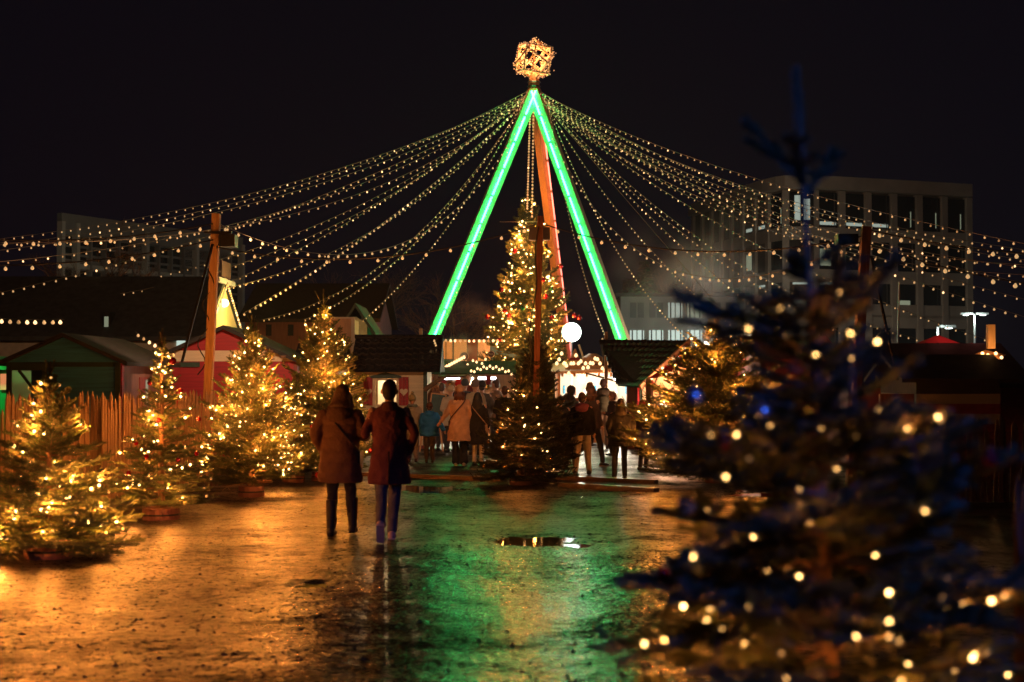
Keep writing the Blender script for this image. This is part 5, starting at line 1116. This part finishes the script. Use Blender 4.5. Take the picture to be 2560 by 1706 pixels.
bare_tree(1838,795,45,'small bare tree poking up behind the lit right fir',8,.8)

# ------------------------------------------------------------ people
REM=[]
def soft(m,name,mn,parent,vox,sm=2,bumpy=0):
    o=m.build(name,mn,parent); r=o.modifiers.new('r','REMESH'); r.mode='VOXEL'; r.voxel_size=vox
    if sm: q=o.modifiers.new('s','SMOOTH'); q.iterations=sm; q.factor=.6
    if bumpy:
        tx=bpy.data.textures.get('cloth_folds') or bpy.data.textures.new('cloth_folds','CLOUDS'); tx.noise_scale=.13
        d=o.modifiers.new('d','DISPLACE'); d.texture=tx; d.strength=bumpy; d.mid_level=.5; d.texture_coords='LOCAL'
    REM.append(o); return o
cm_cache={}
def cloth(col,rough=.85,name='cloth'):
    k=(tuple(col),rough)
    if k not in cm_cache: cm_cache[k]=mat(name,col,rough,noise=.16,nscale=7,bump=.3,bscale=45)
    return cm_cache[k]
def cap(m,a,b,ra,rb,n=10):
    """tapered limb with round ends"""
    a=Vector(a);b=Vector(b); m.tube([a,a.lerp(b,.33),a.lerp(b,.66),b],[ra,ra*.67+rb*.33,ra*.33+rb*.67,rb],n); m.ball(a,ra,n,6); m.ball(b,rb,n,6)
def person(px,by,hpx,label,rz=0,coat=(.05,.04,.04),coat_hem=.95,coat_w=1.0,puffer=False,legs=((-.10,0,0),(.10,0,0)),leg_col=(.02,.02,.025),leg_r=1.0,flare=False,shoe=(.02,.02,.02),shoe2=None,hair=(.05,.03,.02),hair_len=0,hat=None,hatpom=None,hood=None,arms=('down','down'),group='people walking between the stalls',vox=.014,Y=None,head_tilt=(0,0),backpack=None,scarf=None,bag=None,boots=None,skirt_flare=1.0,vent=False,lean=0,hood_up=None,x=None,collar=None,fullcoat=None):
    Y=Y or GY(by); X=GX(px,Y) if x is None else x; h=hpx/F*Y; s=h/1.80
    T=thing('person',label,'person',(X,Y,gz(X,Y)),rz,group); T.scale=(s,s,s); v=vox/s
    hip=.94; sh=1.47
    # leg joints
    J=[]
    for k,(dx,dy,lift) in enumerate(legs):
        sx=-1 if k==0 else 1; H=Vector((sx*.085,0,hip)); A=Vector((sx*.085*0+dx,dy,.085+lift)); K=H.lerp(A,.49)+Vector((0,.05+.10*max(0,-dy)+.22*lift,0)); J.append((H,K,A,lift))
    # head
    hc=Vector((head_tilt[0]*.25,.015+lean*.5,1.665)); 
    B=MB(); B.ball(hc,(.076,.097,.118),16,12); B.ball(hc+Vector((0,.055,-.065)),(.05,.05,.05),10,8); B.ball(hc+Vector((0,.105,-.005)),(.013,.022,.022),8,6)
    for e in(-1,1): B.ball(hc+Vector((e*.086,.0,-.005)),(.016,.020,.034),8,6); B.ball(hc+Vector((e*.032,.088,.012)),(.014,.012,.010),6,5)
    B.ball(hc+Vector((0,.094,-.055)),(.026,.014,.010),8,5)
    cap(B,(0,.0,1.46),hc+Vector((0,-.01,-.08)),.058,.052)
    B.loft([(0,0,.90,.15,.10),(0,0,1.0,.155,.10),(0,0,1.12,.13,.09),(0,0,1.3,.155,.10),(0,0,1.42,.16,.09),(0,0,1.5,.06,.06)],16)
    for (H,K,A,l) in J: cap(B,H,K,.075,.05,8); cap(B,K,A,.048,.036,8)
    # arms
    AR=[]
    for k,a in enumerate(arms):
        sx=-1 if k==0 else 1; S=Vector((sx*.185,0,sh-.03))
        if a=='down': E=Vector((sx*.245,-.03,1.17)); W=Vector((sx*.25,.05,.93))
        elif a=='pocket': E=Vector((sx*.285,-.07,1.19)); W=Vector((sx*.215,.09,.99))
        elif a=='out': E=Vector((sx*.30,.0,1.20)); W=Vector((sx*.42,.03,.98))
        elif a=='linked': E=Vector((sx*.27,-.01,1.20)); W=Vector((sx*.27,.17,1.16))
        elif a=='front': E=Vector((sx*.24,.03,1.17)); W=Vector((sx*.10,.24,1.20))
        elif a=='raised': E=Vector((sx*.26,.12,1.25)); W=Vector((sx*.08,.24,1.45))
        elif a=='hold_down': E=Vector((sx*.27,.0,1.18)); W=Vector((sx*.33,.04,.90))
        else: E=Vector(a[0]); W=Vector(a[1])
        AR.append((S,E,W)); cap(B,S,E,.05,.038,8); cap(B,E,W,.036,.026,8)
        # hand: palm, four curled fingers and a thumb
        d=(W-E).normalized(); u=d.cross(Vector((0,1,0))).normalized() if abs(d.y)<.9 else Vector((1,0,0)); n_=d.cross(u)
        pc=W+d*.05; cap(B,W,pc+d*.025,.024,.030,8)
        for f in range(4):
            o=u*(f-1.5)*.017; q=pc+d*.035+o; l=(.030,.036,.034,.026)[f]; cap(B,q,q+d*l,.0088,.008,6); cap(B,q+d*l,q+d*l*1.5+n_*.018,.008,.007,6)
        cap(B,pc+u*.028-d*.01,pc+u*.048+d*.022,.010,.009,6)
    soft(B,'body','skin',T,min(v,.010),1)
    cm=cloth(coat,.8 if puffer else .95)
    # trousers
    if leg_col:
        m=MB(); m.loft([(0,0,.86,.15,.115),(0,0,.95,.165,.12),(0,0,1.05,.15,.11)],16)
        for (H,K,A,l) in J:
            cap(m,H,K,.092*leg_r,.068*leg_r)
            cap(m,K,A+Vector((0,0,.02)),.066*leg_r,(.095 if flare else .054*leg_r))
        soft(m,'trousers',cloth(leg_col),T,v,1,.035)
    # shoes
    for k,(H,K,A,l) in enumerate(J):
        m=MB(); tip=R(-55)*min(1,l/.12) if l>.02 else 0; Tm=Matrix.Translation(A)@Matrix.Rotation(tip,4,'X')
        q=MB(); q.ball((0,-.035,-.040),(.050,.062,.050),12,8); q.ball((0,.06,-.050),(.052,.10,.040),12,8); q.ball((0,.13,-.056),(.048,.06,.030),12,8); q.box(-.038,.038,-.075,.16,-.085,-.066)
        if boots: q.tube([(0,-.02,-.04),(0,-.01,.10),(0,0,.34)],[.045,.058,.066],12)
        m.add([Tm@Vector(p) for p in q.v],q.f)
        o=soft(m,'boot' if boots else 'shoe',cloth(shoe,.5,'shoe_leather'),T,min(v,.011),1)
        if shoe2:
            m=MB(); m.add([Tm@Vector(p) for p in MB().box(-.041,.041,-.082,.165,-.094,-.070).v],[(0,3,2,1),(4,5,6,7),(0,1,5,4),(1,2,6,5),(2,3,7,6),(3,0,4,7)]); m.build('sole',cloth(shoe2,.6,'shoe_sole'),o)
    # coat
    m=MB(); w=coat_w; z0=coat_hem; pf=.022 if puffer else 0
    zz=[z0,z0+.02]; rings=[]
    prof=[(1.50,.075,.075),(1.475,.13,.09),(1.44,.185,.105),(1.36,.205,.125),(1.22,.195,.13),(1.10,.185,.125),(.98,.20,.135),(.86,.212,.142),(.72,.222,.148),(.58,.232,.152),(.45,.238,.155)]
    pr=[p for p in prof if p[0]>z0+.02]; last=[p for p in prof if p[0]<=z0+.02][:1] or [(z0,.235,.155)]
    f=(pr[-1][0]-z0)/max(1e-3,pr[-1][0]-last[0][0]) if last[0][0]<pr[-1][0] else 1
    er=pr[-1][1]+(last[0][1]-pr[-1][1])*f; ey=pr[-1][2]+(last[0][2]-pr[-1][2])*f
    allr=[(z,a,b) for z,a,b in pr]+[(z0,er,ey)]
    fin=[]
    for i in range(len(allr)-1):
        (za_,a1,b1),(zb2,a2,b2)=allr[i],allr[i+1]; k=max(1,int((za_-zb2)/.02))
        for j in range(k):
            t=j/k; fin.append((za_+(zb2-za_)*t,a1+(a2-a1)*t,b1+(b2-b1)*t))
    fin.append(allr[-1])
    rr=[]
    for z,a,b in fin:
        fl=1+(skirt_flare-1)*max(0,(1.1-z)/(1.1-z0+1e-6)); q=pf*(.35+.65*abs(math.sin((z-z0)*PI/.135+.35*math.sin(z*9)))) if puffer and z<1.42 else 0
        ww=w if z<1.44 else 1+(w-1)*.4
        rr.append((lean*(z-1)*0, lean*(z-.9)*.3, z, a*ww*fl+q, b*ww*fl+q))
    m.loft(rr[::-1],28)
    for (S,E,W) in AR:
        rs=.072 if puffer else .064; cap(m,S+Vector((-.012 if S.x>0 else .012,0,-.03)),E,rs*w*.95,rs*.86*w); cap(m,E,E.lerp(W,.97),rs*.85*w,rs*.68*w)
        if puffer:
            for k in range(5): p=S.lerp(E,(k+.5)/5); m.ball(p,rs*w*1.06,10,6); p=E.lerp(W,(k+.5)/5); m.ball(p,rs*w*(.94-.04*k),10,6)
    CT=soft(m,'coat',cm,T,v,2 if not puffer else 1,.045 if not puffer else .03)
    if vent:
        q=MB(); q.box(-.006,.006,-.178*w*skirt_flare,-.150*w,z0+.005,z0+.36); q.build('back_vent',cloth((.01,.008,.01)),CT)
    if collar: q=MB(); q.loft([(0,-.01,1.44,.115,.10),(0,-.01,1.50,.10,.09),(0,-.01,1.545,.078,.078)],16); soft(q,'collar',cloth(collar),CT,v,1)
    if hood:
        q=MB(); q.ball((0,-.10,1.44),(.15,.085,.10),16,10); q.ball((0,-.03,1.51),(.13,.11,.055),16,8); q.ball((.09,-.02,1.49),(.07,.10,.06),10,8); q.ball((-.09,-.02,1.49),(.07,.10,.06),10,8); soft(q,'hood',cloth(hood),CT,v,1,.02)
    if hood_up:
        q=MB(); q.ball(hc+Vector((0,-.02,.01)),(.115,.135,.15),16,10); q.ball((0,-.05,1.48),(.14,.12,.09),14,8); soft(q,'hood',cloth(hood_up),CT,v,2)
    if scarf:
        q=MB(); 
        for k in range(14): a=2*PI*k/14; q.ball((.105*math.cos(a),.09*math.sin(a)-.005,1.50+.01*math.sin(3*a)),(.045,.045,.045),8,6)
        soft(q,'scarf',cloth(scarf),T,v,1)
    if hair and not hood_up:
        q=MB(); q.ball(hc+Vector((0,-.018,.028)),(.086,.100,.105),16,12); q.ball(hc+Vector((0,-.045,-.03)),(.078,.065,.075),14,8)
        if hair_len:
            for k_ in range(12): a_=PI+PI*(k_+.5)/12; cap(q,hc+Vector((.085*math.cos(a_),-.02+.085*math.sin(a_)*.8,.02)),(hc.x*.4+.115*math.cos(a_),-.03+.07*math.sin(a_),hc.z-.10-hair_len*(.8+.35*math.sin(k_*2.4))),.022,.012,6)
            zb2=hc.z-.08-hair_len; k=5
            q.loft([(hc.x*.3,-.075,zb2,.06,.03),(hc.x*.4,-.082,zb2+.05,.115,.05),(hc.x*.6,-.075,(zb2+hc.z)/2,.125,.065),(hc.x,-.045,hc.z-.06,.105,.075),(hc.x,-.03,hc.z+.03,.085,.08)],16)
            for e in(-1,1): cap(q,hc+Vector((e*.07,.01,.0)),(e*.115+hc.x,.02,zb2+.09),.035,.028)
        soft(q,'hair',cloth(hair,.6,'hair'),T,min(v,.012),1,.034 if hair_len else .010)
    if hat:
        q=MB(); q.ball(hc+Vector((0,-.018,.052)),(.098,.112,.112),16,10); q.loft([(hc.x,-.018+hc.y*.6,hc.z+.0,.094,.108),(hc.x,-.018+hc.y*.6,hc.z+.045,.103,.116),(hc.x,-.018+hc.y*.6,hc.z+.05,.098,.11)],18)
        HT=soft(q,'hat',cloth(hat,.95,'knit'),T,min(v,.012),1)
        if hatpom: q=MB(); q.ball(hc+Vector((0,-.02,.19)),.045,12,8); soft(q,'pompom',cloth(hatpom,.95),HT,.01,0,.02)
    if backpack:
        q=MB(); q.ball((0,-.21,1.28),(.15,.10,.10),14,8); q.loft([(0,-.2,.98,.13,.08),(0,-.21,1.02,.155,.10),(0,-.21,1.28,.15,.10)],16); q.ball((0,-.29,1.10),(.11,.05,.09),12,8); BP=soft(q,'backpack',cloth(backpack,.8),T,v,1)
    if bag:
        q=MB(); q.tube([(-.10,.12,1.46),(-.13,-.02,1.49),(-.10,-.13,1.42),(.05,-.165,1.25),(.19,-.135,1.08),(.23,-.02,1.0)] if bag[1]>0 else [(.10,.12,1.46),(.13,-.02,1.49),(.10,-.13,1.42),(-.05,-.165,1.25),(-.19,-.135,1.08),(-.23,-.02,1.0)],.012,6); q.box(.20*bag[1]-.05,.20*bag[1]+.05,-.06,.16,.80,1.0); q.build('shoulder_bag',cloth(bag[0],.5),T)
    return T
GC='the couple walking towards the market'
person(851,1348,378,'long haired woman in a brown quilted puffer coat and tall black boots, seen from behind',rz=R(-4),coat=(.17,.08,.042),coat_hem=.63,coat_w=1.12,puffer=True,legs=((-.10,-.02,0),(.13,.12,.02)),boots=True,shoe=(.012,.010,.010),hair=(.11,.055,.028),hair_len=.15,hood=(.12,.058,.032),arms=('pocket','linked'),group=GC,vox=.012,bag=((.015,.012,.012),1),head_tilt=(.10,0),skirt_flare=.98)
person(974,1362,405,'tall man in a long aubergine wool coat, jeans and pale trainers, mid stride',rz=R(3),coat=(.17,.045,.055),coat_hem=.64,coat_w=1.0,legs=((-.085,-.30,.12),(.02,.26,0)),leg_col=(.16,.16,.19),leg_r=1.08,shoe=(.65,.5,.45),shoe2=(.5,.45,.5),hair=(.018,.012,.010),arms=('linked','pocket'),group=GC,vox=.012,vent=True,collar=(.13,.038,.045),skirt_flare=1.04)
GL='family by the left hut'
person(1074,1161,150,'small child in a bright blue padded jacket and striped bobble hat holding the hand beside',rz=R(0),coat=(.02,.20,.60),coat_hem=.80,coat_w=1.28,puffer=True,legs=((-.08,-.12,.03),(.09,.06,0)),leg_col=(.11,.085,.07),leg_r=1.25,shoe=(.06,.06,.03),hair=(.10,.05,.03),hat=(.12,.05,.035),hood=(.02,.19,.55),arms=('down','out'),group=GL)
person(1149,1168,200,'woman in a long camel coat with dark crossbody strap, tan beanie and wide black trousers',coat=(.52,.31,.20),coat_hem=.56,coat_w=1.12,legs=((-.08,0,0),(.10,.03,0)),leg_col=(.012,.014,.02),flare=True,shoe=(.3,.28,.26),hair=(.13,.05,.035),hair_len=.10,hat=(.42,.24,.15),arms=(((-.28,.0,1.2),(-.42,.03,1.0)),'down'),group=GL,bag=((.08,.03,.02),-1),skirt_flare=1.12)
person(1031,1160,168,'toddler in pale knit hat and striped scarf half hidden beside the tall man',coat=(.42,.38,.30),coat_hem=.75,coat_w=1.2,legs=((-.08,0,0),(.1,.1,0)),leg_col=(.35,.3,.3),leg_r=1.2,shoe=(.1,.04,.03),hair=None,hat=(.45,.36,.18),hatpom=(.4,.33,.2),scarf=(.25,.27,.26),group=GL)
GR='people before the white lit stall'
person(1455,1190,206,'young man in black jacket with mauve hood and loose pale jeans, back turned',rz=R(-8),coat=(.006,.005,.007),coat_hem=.86,coat_w=1.22,legs=((-.15,-.05,0),(.14,.10,0)),leg_col=(.42,.38,.35),leg_r=1.25,shoe=(.02,.015,.015),hair=(.05,.025,.02),hood=(.20,.06,.13),arms=('pocket','down'),group=GR)
person(1551,1204,204,'woman in black coat with dark top knot and long hair, narrow dark trousers',rz=R(4),coat=(.006,.006,.008),coat_hem=.74,coat_w=1.25,legs=((-.15,-.08,0),(.10,.08,0)),leg_col=(.018,.018,.024),leg_r=1.02,shoe=(.015,.012,.012),hair=(.02,.012,.008),hair_len=.30,arms=('pocket','pocket'),group=GR)
person(1508,1125,176,'tall man in olive jacket with a backpack and beige trousers facing the white lit stall',coat=(.14,.105,.065),coat_hem=.90,coat_w=1.2,legs=((-.11,0,0),(.11,.03,0)),leg_col=(.36,.24,.17),leg_r=1.15,shoe=(.06,.04,.03),hair=(.06,.03,.03),hood=(.10,.08,.06),backpack=(.12,.11,.07),arms=('front','down'),group=GR)
person(1480,1170,200,'striding person in dark jacket, one dark trainer kicked out, hidden behind the mauve hooded man',rz=R(-50),coat=(.05,.03,.025),coat_hem=.85,coat_w=1.1,legs=((-.1,-.42,.12),(.08,.25,0)),leg_col=(.02,.02,.02),shoe=(.03,.025,.025),shoe2=(.5,.45,.4),hair=(.14,.06,.03),hair_len=.1,arms=('down','down'),group=GR)
person(1475,1118,160,'person with tousled fair curls looking right at the white lit counter',rz=R(-70),coat=(.16,.08,.05),coat_hem=.85,legs=((-.1,0,0),(.1,0,0)),hair=(.42,.22,.10),arms=('front','front'),group=GR,hair_len=.02)
person(1532,1142,158,'woman in knit hat and dark scarf turned towards the left by the white lit stall',rz=R(110),coat=(.06,.04,.05),coat_hem=.72,coat_w=1.1,legs=((-.1,0,0),(.1,0,0)),hair=(.14,.06,.03),hat=(.38,.22,.17),scarf=(.05,.035,.05),arms=('front','front'),group=GR)
person(1607,1180,178,'silhouetted person with pale rimmed long hair at the right hut window',rz=R(-50),coat=(.012,.012,.016),coat_hem=.55,coat_w=1.12,legs=((-.1,0,0),(.1,0,0)),hair=(.20,.04,.045),hair_len=.18,scarf=(.02,.015,.02),arms=('front','front'),group=GR)
person(1402,1165,172,'dark figure in black jacket between the middle firs and the mauve hooded man',coat=(.02,.017,.017),coat_hem=.85,coat_w=1.15,legs=((-.1,0,0),(.1,0,0)),hair=(.08,.05,.03),arms=('pocket','pocket'),group=GR)
person(1428,1140,172,'figure in blue grey jacket leaning at the left end of the white lit counter',rz=R(-40),coat=(.10,.12,.14),coat_hem=.88,legs=((-.1,0,0),(.1,0,0)),hair=(.05,.035,.03),arms=('front','front'),group=GR,hood_up=(.06,.05,.05))
GK='crowd at the red awning stall'
crowd=[(1105,1128,168,(.10,.08,.07),(.10,.06,.05),None,0,'dark haired person at the left end of the crowd'),(1127,1132,165,(.5,.38,.28),None,(.55,.42,.28),20,'person in a cream hat left of the red hat'),(1147,1122,168,(.07,.05,.05),None,(.60,.02,.02),-20,'person in a bright red hat in the crowd'),(1162,1128,176,(.06,.06,.08),None,(.07,.08,.10),30,'person in a dark blue beanie at the middle of the crowd'),(1188,1140,186,(.55,.44,.30),None,(.20,.18,.19),-25,'person in a cream coat and grey beanie'),(1205,1135,178,(.12,.10,.09),(.05,.04,.04),(.03,.03,.04),0,'person in a black cap right of the grey beanie'),(1170,1118,180,(.3,.08,.07),(.2,.1,.05),None,180,'person facing back with a ruddy face in the crowd'),(1262,1150,182,(.035,.03,.028),(.10,.05,.035),None,0,'broad figure in a dark coat beside the low middle fir'),(1240,1128,176,(.20,.12,.08),(.08,.04,.03),None,60,'person in profile right of the black cap')]
for px,by,hp,cc,hr,ht,rz_,l in crowd:
    person(px,by,hp,l,rz=R(rz_),coat=cc,coat_hem=.7,coat_w=1.2,legs=((-.1,0,0),(.1,.04,0)),leg_col=(.03,.03,.035),hair=hr,hat=ht,arms=('front','pocket'),group=GK,vox=.02)
person(1194,1168,184,'woman in black coat with long black hair right beside the camel coat',rz=R(-10),coat=(.014,.013,.014),coat_hem=.52,coat_w=1.1,legs=((-.08,0,0),(.09,.04,0)),leg_col=(.5,.45,.4),hair=(.012,.010,.010),hair_len=.28,scarf=(.35,.27,.2),bag=((.3,.2,.13),1),group=GK)
person(963,1075,88,'vendor standing inside the lit heart shutter window',Y=38.5,rz=R(160),coat=(.55,.45,.3),coat_hem=.8,hair=(.3,.2,.1),group='stall keepers',vox=.02)
dg=bpy.context.evaluated_depsgraph_get(); dg.update()
for o in REM:
    me=bpy.data.meshes.new_from_object(o.evaluated_get(dg)); me.polygons.foreach_set('use_smooth',[True]*len(me.polygons)); old=o.data; o.modifiers.clear(); o.data=me
    if not me.materials: 
        for mm in old.materials: me.materials.append(mm)

# ------------------------------------------------------------ market glow that spills out between the stalls
sc.cycles.use_denoising=True; sc.cycles.denoiser='OPENIMAGEDENOISE'
sc.cycles.max_bounces=6; sc.cycles.diffuse_bounces=2; sc.cycles.glossy_bounces=3; sc.cycles.transmission_bounces=2
sc.cycles.sample_clamp_indirect=4; sc.cycles.sample_clamp_direct=0; sc.cycles.use_light_tree=True
sc.cycles.caustics_reflective=False; sc.cycles.caustics_refractive=False
sc.render.film_transparent=False

# misty night air over the whole market
HZD=0.00025
def haze():
    m=bpy.data.materials.new('night_mist'); m.use_nodes=True; nt=m.node_tree; nt.nodes.remove(nt.nodes['Principled BSDF'])
    v=nt.nodes.new('ShaderNodeVolumePrincipled'); v.inputs['Density'].default_value=HZD; v.inputs['Color'].default_value=(.85,.87,.9,1); v.inputs['Anisotropy'].default_value=.35
    nt.links.new(v.outputs[0],nt.nodes['Material Output'].inputs['Volume'])
    g=MB(); g.box(-255,255,-25,325,-1,24); o=g.build('haze',m); o['kind']='stuff'; o['label']='faint mist hanging in the night air'
haze()

def steam(c,sz,dens,label,scale=1.2,seed=0,lo=.45,hi=.75):
    m=bpy.data.materials.new('steam'); m.use_nodes=True; nt=m.node_tree; N=nt.nodes; L=nt.links; N.remove(N['Principled BSDF'])
    v=N.new('ShaderNodeVolumePrincipled'); v.inputs['Color'].default_value=(.9,.9,.9,1); v.inputs['Anisotropy'].default_value=.2
    tc=N.new('ShaderNodeTexCoord'); n=N.new('ShaderNodeTexNoise'); n.inputs['Scale'].default_value=scale; n.inputs['Detail'].default_value=3
    mp=N.new('ShaderNodeMapping'); mp.inputs['Location'].default_value=(seed,seed*2,0); L.new(tc.outputs['Object'],mp.inputs[0]); L.new(mp.outputs[0],n.inputs[0])
    r=N.new('ShaderNodeMapRange'); r.inputs[1].default_value=lo; r.inputs[2].default_value=hi; L.new(n.outputs['Fac'],r.inputs[0])
    ln=N.new('ShaderNodeVectorMath'); ln.operation='DIVIDE'; ln.inputs[1].default_value=sz; L.new(tc.outputs['Object'],ln.inputs[0])
    l2=N.new('ShaderNodeVectorMath'); l2.operation='LENGTH'; L.new(ln.outputs[0],l2.inputs[0])
    f=N.new('ShaderNodeMapRange'); f.inputs[1].default_value=1; f.inputs[2].default_value=.25; f.inputs[3].default_value=0; f.inputs[4].default_value=dens; L.new(l2.outputs['Value'],f.inputs[0])
    mu=N.new('ShaderNodeMath'); mu.operation='MULTIPLY'; L.new(r.outputs[0],mu.inputs[0]); L.new(f.outputs[0],mu.inputs[1]); L.new(mu.outputs[0],v.inputs['Density'])
    L.new(v.outputs[0],N['Material Output'].inputs['Volume'])
    g=MB(); g.ball((0,0,0),sz,20,12); o=g.build('steam',m); o.location=c; o['kind']='stuff'; o['label']=label; m.cycles.volume_step_rate=2
steam(P(1790,745,52),(4.2,2.0,3.4),.30,'pale steam drifting up behind the lit right fir',.5,1)
steam(P(1158,885,46.5),(.9,.6,.75),1.2,'steam rising from the left food stall',2.2,3)
steam(P(1600,690,62),(4,2,3.2),.10,'thin smoke beside the right mast leg',.5,5)
steam(P(1200,800,60),(1.7,1,1.3),.35,'thin smoke left of the huge spruce',1.0,7)
T=thing('work_light','white work light low behind the right roofs','lamp',(GX(1772,50),50,0)); hz_=P(1772,862,50).z
m=MB(); m.tube([(0,0,0),(0,0,hz_-.1)],.03,6); m.build('pole','metal',T); m=MB(); m.box(-.15,.15,-.08,.08,hz_-.1,hz_+.1); m.build('head','metal',T)
lamp('POINT',(0,-.2,hz_+.2),160,(.95,1,.92),.1,T)
